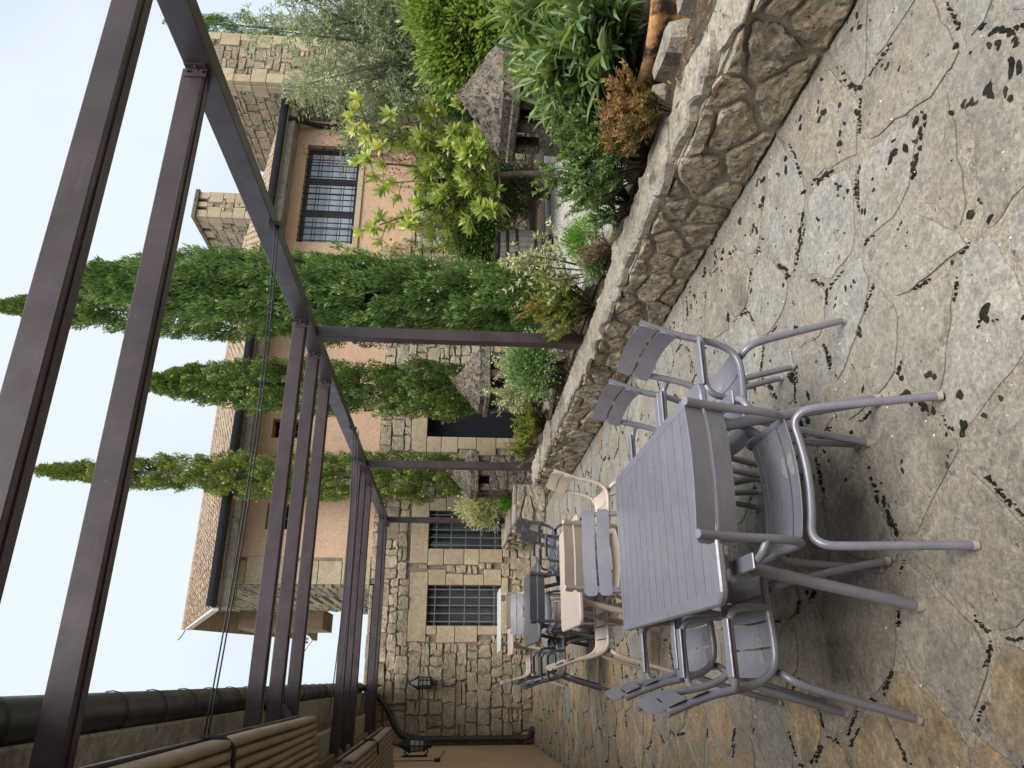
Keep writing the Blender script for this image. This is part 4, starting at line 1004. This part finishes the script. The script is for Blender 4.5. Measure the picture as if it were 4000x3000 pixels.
def table(cx, cy, wx, ly, paint, label, n):
    t = empty('slatted_table', (cx, cy, .010)); tag(t, label, 'table', 'slatted metal terrace tables'); P = M[paint]
    hx, hy, rc, bw, z0, z1 = wx/2, ly/2, .055, .045, .712, .738
    def ring(ox, oy, r, z):
        o = []
        for sx, sy, a0 in ((1, 1, 0), (-1, 1, 90), (-1, -1, 180), (1, -1, 270)):
            for k in range(6):
                a = math.radians(a0+18*k); o.append((sx*(ox-r)+r*math.cos(a), sy*(oy-r)+r*math.sin(a), z))
        return o
    V = ring(hx-bw, hy-bw, .012, z0)+ring(hx-.004, hy-.004, rc, z0)+ring(hx, hy, rc, z0+.006)+ring(hx, hy, rc, z1-.006)+ring(hx-.006, hy-.006, rc-.005, z1)+ring(hx-bw, hy-bw, .012, z1)
    m = 24; F = [(l*m+k, l*m+(k+1) % m, ((l+1) % 6)*m+(k+1) % m, ((l+1) % 6)*m+k) for l in range(6) for k in range(m)]
    MB().add(V, F).build('rim', P, t)
    pit = (ly-2*bw)/n
    for k in range(n):
        y = -hy+bw+pit*k; MB().box(-hx+bw-.002, hx-bw+.002, y+.0026, y+pit-.0026, z0+.004, z1-.001).build('slat', P, t)
    MB().box(-hx+.12, -hx+.16, -hy+.06, hy-.06, z0-.032, z0+.002).box(hx-.16, hx-.12, -hy+.06, hy-.06, z0-.032, z0+.002).build('underframe', P, t)
    for sx in (-1, 1):
        for sy in (-1, 1):
            lg = MB().tube(smooth_path([(sx*(hx-.16), sy*(hy-.10), z0-.005), (sx*(hx-.145), sy*(hy-.105), z0-.06), (sx*(hx-.09), sy*(hy-.115), .40), (sx*(hx-.012), sy*(hy-.13), .015)], 3), .021, 12).build('leg', P, t)
            MB().tube([(sx*(hx-.0135), sy*(hy-.13), .02), (sx*(hx-.010), sy*(hy-.13), -.002)], .0225, 12).build('foot_cap', M['foot_cap'], lg)
    return t
table(.60, 3.01, .77, 1.40, 'grey_paint', 'long grey slatted table closest to the viewer', 13)
table(.70, 5.38, .74, .86, 'beige_paint', 'square beige slatted table behind the near grey one', 8)
table(.72, 8.02, .77, 1.42, 'dark_paint', 'long dark slatted table, third from the viewer', 13)
table(.70, 10.92, .78, .80, 'beige_paint', 'beige slatted table fourth from the viewer', 7)
table(.96, 13.45, 1.05, .80, 'white_paint', 'white table at the far end of the terrace below the barred window', 7)

# ------------------------------------------------------------------ trees and plants
def cypress(x, y, h, r, label, mat, seed, n_pl, per, feathery=False, ztop=.75, base=.1, cones=30, tip=None):
    rg = np.random.RandomState(seed); np.random.seed(seed)
    t = empty('cypress_tree', (x, y, 0)); tag(t, label, 'cypress tree', 'cypress trees in front of the house')
    MB().tube([(0, 0, 0), (.02, 0, h*.3), (0, .01, h*.7), (0, 0, h*.97)], [.09, .075, .04, .012], 8).build('trunk', M['bark'], t)
    def rad(f):        # f = height 0..1
        lo = np.clip((f-base*.4)/.16, 0, 1)**.6; hi = np.clip((1-f)/(1-ztop+.0001), 0, 1)**.62
        return r*lo*hi*(.95+.05*np.sin(f*23+seed))
    # dark inner twigs
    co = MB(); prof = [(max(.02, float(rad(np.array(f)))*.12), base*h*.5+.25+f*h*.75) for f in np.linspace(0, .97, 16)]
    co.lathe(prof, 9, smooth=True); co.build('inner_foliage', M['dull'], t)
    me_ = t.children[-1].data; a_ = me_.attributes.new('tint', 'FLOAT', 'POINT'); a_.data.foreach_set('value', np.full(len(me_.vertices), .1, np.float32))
    f = rg.rand(n_pl)**1.0*(1-base*.5)+base*.5; f = np.concatenate([f, np.linspace(.9, .99, max(6, n_pl//40))]); n_pl = len(f)
    th = rg.rand(n_pl)*2*np.pi; rr = rad(f)*(.30+.68*rg.rand(n_pl)**.55)
    C = np.stack([rr*np.cos(th), rr*np.sin(th), f*h], 1)
    out = np.stack([np.cos(th), np.sin(th), np.zeros(n_pl)], 1)
    ax = unit(out*(.22 if feathery else .35)+np.array([0, 0, 1.0])+rg.normal(0, .12, (n_pl, 3)))
    pl = (.50 if feathery else .30)*(.6+.7*rg.rand(n_pl))*np.where(f > .88, .6, 1); tone = rg.rand(n_pl)
    idx = np.repeat(np.arange(n_pl), per); m = len(idx); s = rg.rand(m)
    pr = (.10 if feathery else .095)*(1-.75*s)*np.sqrt(rg.rand(m))*(.6+.8*rg.rand(n_pl)[idx])
    lat = unit(rg.normal(0, 1, (m, 3))); lat = unit(lat-ax[idx]*(lat*ax[idx]).sum(1, keepdims=True))
    P = C[idx]+ax[idx]*(pl[idx]*(s-.35))[:, None]+lat*pr[:, None]
    D = unit(ax[idx]*1.0+lat*(.55 if feathery else .8)+rg.normal(0, .25, (m, 3)))
    L = (.072 if feathery else .046)*(.6+.8*rg.rand(m)); W = L*(.22 if feathery else .34)
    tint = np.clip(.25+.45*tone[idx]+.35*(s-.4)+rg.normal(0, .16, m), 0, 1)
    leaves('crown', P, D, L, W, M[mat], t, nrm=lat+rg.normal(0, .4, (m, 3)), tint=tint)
    if tip:
        n = 500; s = rg.rand(n); q = rg.normal(0, 1, (n, 3))*.03*(1-s)[:, None]
        P = np.array([tip[0], tip[1], h*.9])+np.stack([np.zeros(n), np.zeros(n), s*tip[2]], 1)+q
        leaves('leader', P, unit(q*6+np.array([0, 0, 1.0])), .09, .014, M[mat], t, tint=rg.rand(n))
    cb = MB(); rg2 = random.Random(seed)
    for _ in range(cones):
        ff = rg2.uniform(.15, .85); a = rg2.uniform(math.pi*.95, math.pi*1.75); q = float(rad(np.array(ff)))*1.0
        c = (q*math.cos(a), q*math.sin(a), ff*h); s_ = rg2.uniform(.013, .021); cb.lathe([(s_*.4, -s_), (s_, -.4*s_), (s_, .4*s_), (s_*.4, s_)], 6, c)
    if cones: tag(cb.build('seed_cones', M['cone_seed'], t), kind='stuff')
    return t
cypress(5.05, 9.05, 6.75, .47, 'broad feathery deep-green cypress tree beside the near pergola post', 'cypress_a', 11, 860, 170, True, .74, .02, 40, (.08, 0, .8))
cypress(5.72, 11.2, 9.1, .44, 'tallest cypress tree, rising behind the feathery one', 'cypress_b', 12, 820, 150, False, .68, .05, 40)
cypress(4.20, 10.6, 6.3, .42, 'slim cypress tree behind the middle stone vent', 'cypress_b', 13, 700, 150, False, .72, .16, 40)
cypress(3.66, 13.9, 9.35, .47, 'yellowish thin cypress tree behind the second pergola post', 'cypress_c', 14, 800, 145, False, .52, .10, 50)
cypress(18.75, 17.2, 10.7, .65, 'distant dark cypress tree to the right of the stone tower', 'cypress_a', 15, 300, 110, True, .4, .05, 0)

def branchy(t, base, pts, r0, mat='bark', name='limb'):
    return MB().tube(smooth_path([base]+pts, 4), [r0*(1-.8*i/(4*len(pts))) for i in range(4*len(pts)+1)], 7).build(name, M[mat], t)
# olive tree
def olive(x, y):
    rg = np.random.RandomState(5); np.random.seed(5)
    t = empty('olive_tree', (x, y, 0)); tag(t, 'silvery olive tree with arching branches in front of the stone tower', 'olive tree')
    MB().tube(smooth_path([(0, 0, 0), (.05, .02, .8), (-.02, .0, 1.5), (.0, 0, 2.1)]), [.14-.004*i for i in range(13)], 9).build('trunk', M['bark'], t)
    P, D, T = [], [], []; tw = MB()
    for k in range(26):
        a = rg.rand()*2*math.pi; R = .5+1.15*rg.rand(); H = 2.5+2.6*rg.rand()
        b = Vector((0, 0, 1.5+.6*rg.rand())); e = Vector((R*math.cos(a), R*math.sin(a), H)); mpt = b.lerp(e, .5)+Vector((rg.normal(0, .12), rg.normal(0, .12), .25))
        path = smooth_path([b, mpt, e], 5); MB().tube(path, [.026-.0022*i for i in range(len(path))], 6).build('limb', M['bark'], t)
        for j in range(40):
            q = path[rg.randint(3, len(path))]; dr = Vector((rg.normal(0, 1), rg.normal(0, 1), rg.normal(.15, .6))).normalized()
            ln = rg.uniform(.25, .6); p1 = q+dr*ln*.5+Vector((0, 0, .05)); p2 = q+dr*ln+Vector((0, 0, -.12-.1*rg.rand()))
            tw.tube([q, p1, p2], [.003, .0025, .0015], 4, False)
            for s in np.linspace(.15, 1, 30):
                c = (q.lerp(p1, s*2) if s < .5 else p1.lerp(p2, s*2-1)); P.append(c[:]); T.append(rg.rand()*.6+.4*(H-2.5)/2.6)
                D.append((dr+Vector((rg.normal(0, .7), rg.normal(0, .7), rg.normal(.1, .6))))[:])
    tw.build('twigs', M['twig'], t); n = len(P)
    leaves('crown', np.array(P)+np.random.normal(0, .03, (n, 3)), D, .085*(.7+.6*rg.rand(n)), .022, M['olive'], t, tint=np.array(T))
olive(9.7, 9.2)
# generic leafy mass: clumps of small leaves on an uneven ellipsoid, with a few stems
def bush(name, x, y, z, rx, ry, rzz, label, mat, n_cl, per, L, W, seed, cat='bush', cl=.12, shape=KITE, group=None, up=.3, stems=8, hollow=.45, flat=0.0):
    rg = np.random.RandomState(seed); np.random.seed(seed)
    t = empty(name, (x, y, z)); tag(t, label, cat, group)
    d = unit(rg.normal(0, 1, (n_cl, 3))); d[:, 2] = np.where(d[:, 2] < -.5, -d[:, 2], d[:, 2])
    q = (hollow+(1-hollow)*rg.rand(n_cl)**.6)*(.82+.26*np.sin(d[:, 0]*5+seed)*np.cos(d[:, 1]*4+d[:, 2]*3))
    C = d*q[:, None]*np.array([rx, ry, rzz])+np.array([0, 0, rzz*.9])
    keep = C[:, 2] > .0; C, d = C[keep], d[keep]; n_cl = len(C)
    st = MB()
    for k in range(stems):
        e = C[rg.randint(n_cl)]; st.tube(smooth_path([(rg.normal(0, .04), rg.normal(0, .04), 0), tuple(e*.45+rg.normal(0, .03, 3)), tuple(e)], 3), [.011-.0013*i for i in range(7)], 5, False)
    st.build('stems', M['twig'], t)
    idx = np.repeat(np.arange(n_cl), per); m = len(idx)
    off = rg.normal(0, cl*.5, (m, 3)); P = C[idx]+off; P[:, 2] = np.maximum(P[:, 2], .02)
    D = unit(d[idx]*.6+unit(off)*.9+np.array([0, 0, up])+rg.normal(0, .3, (m, 3)))
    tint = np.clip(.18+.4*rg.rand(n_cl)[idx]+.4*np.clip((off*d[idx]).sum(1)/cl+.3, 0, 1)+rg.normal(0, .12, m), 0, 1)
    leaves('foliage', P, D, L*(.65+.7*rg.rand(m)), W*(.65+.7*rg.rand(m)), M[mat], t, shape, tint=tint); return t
# stem-built shrub: arching stems with leaves in pairs along them
def shrub(name, x, y, z, label, mat, n_st, h, spread, per, L, W, seed, shape=KITE, cat='shrub', twig='twig', droop=.0, start=.3, tips=None, whorl=2, lean=(0, 0), up=.25, group=None, fork=3):
    rg = np.random.RandomState(seed); np.random.seed(seed)
    t = empty(name, (x, y, z)); tag(t, label, cat, group); st = MB(); P, D, T = [], [], []
    for k in range(n_st):
        a = rg.rand()*2*math.pi; R = spread*math.sqrt(rg.rand()); H = h*rg.uniform(.55, 1.0)*(1-.35*(R/spread)**2)
        b = Vector((R*.18*math.cos(a), R*.18*math.sin(a), 0)); e = Vector((R*math.cos(a)+lean[0]*H, R*math.sin(a)+lean[1]*H, H-droop*R))
        mp = b.lerp(e, .5)+Vector((rg.normal(0, .04), rg.normal(0, .04), .1*H)); path = smooth_path([b, mp, e], 5)
        st.tube(path, [.008-.0006*i for i in range(len(path))], 5, False); ways = [(path, start)]
        for _ in range(fork):
            i0 = rg.randint(3, len(path)-2); q = path[i0]; dv = Vector((rg.normal(0, 1), rg.normal(0, 1), rg.normal(.7, .5))).normalized()*rg.uniform(.12, .3)*h
            sub = smooth_path([q, q+dv*.5+Vector((0, 0, .02)), q+dv+Vector((0, 0, .05))], 3); st.tube(sub, [.004-.0004*i for i in range(len(sub))], 4, False); ways.append((sub, .1))
        for way, s0 in ways:
            n = max(3, int(per*(1 if way is path else .45)))
            for s in np.linspace(s0, 1, n):
                fi = s*(len(way)-1); i = min(int(fi), len(way)-2); c = way[i].lerp(way[i+1], fi-i); ax = (way[i+1]-way[i]).normalized(); ph = rg.rand()*6.28
                for w_ in range(whorl):
                    u = Vector((math.cos(ph+w_*2*math.pi/whorl), math.sin(ph+w_*2*math.pi/whorl), 0)); u = (u-ax*u.dot(ax))
                    P.append(c[:]); D.append((u+ax*.7+Vector((0, 0, up))+Vector(rg.normal(0, .25, 3)))[:]); T.append(.15+.5*s*rg.rand()+.35*(s if rg.rand() < .5 else rg.rand()))
    st.build('stems', M[twig], t); n = len(P); P = np.array(P)
    T = np.array(T); 
    if tips is not None: T = np.clip(T+tips*(P[:, 2]/h-.6), 0, 1)
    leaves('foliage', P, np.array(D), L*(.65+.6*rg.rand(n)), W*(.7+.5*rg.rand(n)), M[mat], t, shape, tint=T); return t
# beyond the courtyard
bush('rounded_bush', 6.45, 5.75, 0, .62, .62, 1.22, 'bright green rounded bush between the olive tree and the near stone vent', 'boxy', 620, 46, .075, .034, 21, cl=.16, hollow=.72)
bush('dark_shrub', 8.25, 10.9, 0, .75, .55, .62, 'dull bare-looking clipped shrub behind the near stone vent and barrel', 'dull', 420, 34, .045, .016, 22, 'shrub', .13, stems=60, hollow=.35)
bush('laurel_hedge', 9.6, 13.2, 0, 1.9, .7, 1.15, 'dark green laurel growing against the house behind the magnolia', 'dark_ivy', 520, 40, .085, .036, 23, 'hedge', .2)
bush('laurel_hedge', 12.3, 12.6, 0, 1.3, .8, 1.35, 'dark green laurel at the foot of the stone tower', 'dark_ivy', 400, 40, .085, .036, 24, 'hedge', .2)
bush('background_tree', 17.5, 14.5, 0, 3.0, 1.6, 2.0, 'dull green tree mass beyond the olive tree at the right edge', 'olive', 700, 40, .11, .035, 25, 'tree', .35)
bush('low_shrub', 7.5, 12.2, 0, .8, .5, .5, 'low green plants behind the barrel at the house foot', 'dark_ivy', 200, 34, .07, .03, 26, 'shrub', .15)
# magnolia
def magnolia(x, y):
    rg = np.random.RandomState(9); np.random.seed(9)
    t = empty('magnolia_tree', (x, y, 0)); tag(t, 'young tree with yellow-green leaf rosettes in front of the orange wall', 'tree')
    MB().tube(smooth_path([(0, 0, 0), (.03, 0, .6), (-.05, .02, 1.2), (-.02, 0, 1.6)]), [.055-.0018*i for i in range(13)], 8).build('trunk', M['bark'], t)
    P, D, Nn, T = [], [], [], []; tips = []
    for k in range(19):
        a = 2*math.pi*k/19+rg.normal(0, .25); R = rg.uniform(.35, 1.15); H = rg.uniform(1.1, 3.5); R *= 1.15-.15*abs(H-2.2)
        b = Vector((0, 0, rg.uniform(.9, 1.55))); e = Vector((R*math.cos(a), R*math.sin(a), H)); mp = b.lerp(e, .5)+Vector((0, 0, -.1+rg.normal(0, .1)))
        path = smooth_path([b, mp, e], 5); MB().tube(path, [.028-.0018*i for i in range(len(path))], 6).build('limb', M['bark'], t); tips.append((e, (e-mp).normalized()))
        for j in range(12):
            q = path[rg.randint(4, len(path)-1)]; dv = Vector((rg.normal(0, 1), rg.normal(0, 1), rg.normal(.5, .6))).normalized()*rg.uniform(.18, .45)
            MB().tube([q, q+dv*.5, q+dv], [.010, .008, .006], 5).build('twig', M['bark'], t); tips.append((q+dv, dv.normalized()))
    for c, d in tips:
        d = (d+Vector((0, 0, .7))).normalized(); s = d.orthogonal().normalized(); u = d.cross(s); ht = rg.rand()
        for k in range(15):
            a = 2.4*k+rg.normal(0, .2); tilt = .25+1.0*(k/15)+rg.normal(0, .1); r = s*math.cos(a)+u*math.sin(a)
            P.append((c-d*.05*(k/13))[:]); D.append((d*math.cos(tilt)+r*math.sin(tilt))[:]); Nn.append((d*math.sin(tilt)-r*math.cos(tilt))[:]); T.append(.42+.45*ht+rg.normal(0, .14)-.2*(k/13)+.12*(c.z-2.2))
    n = len(P); leaves('rosettes', P, D, .185*(.7+.6*rg.rand(n)), .072, M['magnolia'], t, LANCE, nrm=np.array(Nn), tint=np.array(T))
magnolia(7.85, 9.9)
# oleander in its pot
shrub('oleander', 4.0, 3.45, .40, 'oleander with long narrow leaves growing in the terracotta pot', 'oleander', 44, .98, .62, 16, .20, .033, 31, LANCE, 'shrub', 'green_twig', .1, .22, .4, 3, up=.15, fork=2)
# planting bed behind the garden wall
shrub('privet_shrub', 3.12, 3.72, .41, 'small-leaved green shrub on the garden wall in front of the near stone vent', 'privet', 46, .74, .42, 26, .034, .017, 32, tips=.3, whorl=3, fork=4)
shrub('privet_shrub', 3.14, 4.25, .41, 'lower grey-green shrub hanging over the garden wall next to the nandina', 'blue_green', 20, .34, .30, 18, .034, .019, 33, tips=.2, whorl=3, fork=3)
shrub('nandina', 2.99, 3.16, .42, 'orange-red nandina nearest the viewer on top of the garden wall', 'nandina', 30, .44, .24, 18, .036, .012, 34, tips=.5, whorl=3, fork=4, lean=(0, .12))
bush('ground_cover', 4.25, 6.35, .0, .30, .30, .30, 'bright green low plant with tiny leaves behind the garden wall', 'ground_cover', 130, 60, .022, .010, 35, 'plant', .07)
shrub('cream_shrub', 3.16, 5.2, .41, 'open bare-stemmed shrub with cream leaves at its tips before the barrel', 'cream', 9, .86, .36, 12, .048, .018, 36, start=.72, whorl=4, up=-.05, fork=4, tips=.1)
shrub('nandina', 3.06, 5.62, .41, 'yellow-green nandina with red tips just right of the near pergola post', 'nandina_green', 40, .60, .33, 20, .034, .011, 37, tips=.45, whorl=3, fork=4)
bush('mixed_shrub', 3.22, 7.3, .40, .32, .42, .34, 'blue-green leafy shrub just left of the near pergola post', 'blue_green', 170, 40, .04, .02, 38, 'shrub', .12, stems=20)
shrub('cream_shrub', 3.3, 7.85, .41, 'cream-leaved shrub reaching over the middle stone vent', 'cream', 26, .95, .42, 14, .046, .017, 39, start=.6, whorl=3, up=0, fork=4, tips=.1)
shrub('privet_shrub', 3.1, 9.0, .41, 'yellowish small shrub on the garden wall before the dark doorway', 'nandina_green', 34, .46, .34, 22, .034, .014, 40, tips=-.15, whorl=3, fork=3)
shrub('nandina', 3.06, 9.92, .41, 'little red-tipped nandina at the foot of the second pergola post', 'nandina_green', 20, .46, .24, 16, .04, .011, 41, tips=.6, whorl=3, fork=3)
bush('cream_shrub', 3.05, 13.75, .35, .42, .52, .60, 'dense cream-flowered shrub in front of the barred window', 'cream', 260, 34, .055, .022, 42, 'shrub', .14, stems=20)
bush('grassy_plant', 3.0, 12.95, .30, .25, .3, .22, 'fine green grassy plant beside the far stone vent', 'ground_cover', 90, 50, .05, .006, 43, 'plant', .1)
bush('dark_shrub', 3.45, 3.8, .0, .3, .4, .36, 'dark leafy undergrowth behind the garden wall below the near stone vent', 'dull', 150, 40, .04, .017, 44, 'shrub', .12, stems=30)
shrub('dry_plant', 3.05, 4.72, .41, 'thin dry stalks with few brown leaves in the planting bed', 'dry', 22, .30, .22, 9, .03, .008, 45, whorl=2, fork=2)
shrub('dry_plant', 3.08, 6.3, .41, 'dry twiggy stalks behind the near pergola post', 'dry', 26, .34, .26, 9, .03, .008, 46, whorl=2, fork=3)
bush('low_plant', 3.1, 4.9, .40, .12, .2, .12, 'small grey-green cushion plant at the edge of the planting bed', 'blue_green', 60, 30, .028, .012, 47, 'plant', .06)
# creepers on the house wall
def creeper(name, label, x0, x1, z0, z1, n_st, mat, seed, L, per, yoff=.02, twig='twig', bias=0):
    rg = np.random.RandomState(seed); np.random.seed(seed)
    t = empty(name, ((x0+x1)/2, YF, 0)); tag(t, label, 'creeper'); inv = -Vector(t.location); st = MB(); P, D, Nn = [], [], []
    for k in range(n_st):
        x = rg.uniform(x0, x1); z = z0+rg.uniform(0, .4); pts = []; H = z0+(z1-z0)*rg.uniform(.35, 1)
        while z < H:
            pts.append((x, YF-.05-yoff, z)); x += rg.normal(bias, .05); z += rg.uniform(.04, .10)
        if len(pts) < 3: continue
        st.tube(pts, .006, 4, False)
        for p in pts:
            for _ in range(rg.poisson(per)):
                P.append((p[0]+rg.normal(0, .07), YF-.06-yoff-abs(rg.normal(0, .04)), p[2]+rg.normal(0, .06))); D.append((rg.normal(0, .7), rg.normal(-.2, .2), rg.normal(-.5, .5))); Nn.append((rg.normal(0, .3), -1, rg.normal(.3, .3)))
    st.build('stems', M[twig], t, inv); n = len(P)
    leaves('foliage', P, D, L*(.6+.7*rg.rand(n)), L*.8*(.6+.5*rg.rand(n)), M[mat], t, nrm=np.array(Nn), loc=inv)
creeper('ivy', 'yellow-green ivy climbing beside the downpipe at the tower', 12.3, 13.1, 1.5, 5.4, 16, 'yellow_ivy', 51, .085, 2.6)
creeper('ivy', 'green ivy creeping up the wall under the large barred window', 8.4, 10.6, .4, 3.9, 26, 'yellow_ivy', 52, .08, 2.2)
creeper('red_creeper', 'sparse dark red creeper hanging across the large barred window', 11.7, 12.6, 2.2, 5.8, 14, 'red_creeper', 53, .07, .55, .10)
# fallen leaves and dry litter in the bed
n = 420; rg = np.random.RandomState(3)
tag(leaves('leaf_litter', np.stack([rg.uniform(2.85, 3.22, n), rg.uniform(1.5, 10, n), np.full(n, .437)], 1), np.stack([rg.normal(0, 1, n), rg.normal(0, 1, n), rg.normal(0, .15, n)], 1), .05, .014, M['dry']), 'dry brown leaf litter in the planting bed', 'leaf litter', kind='stuff')
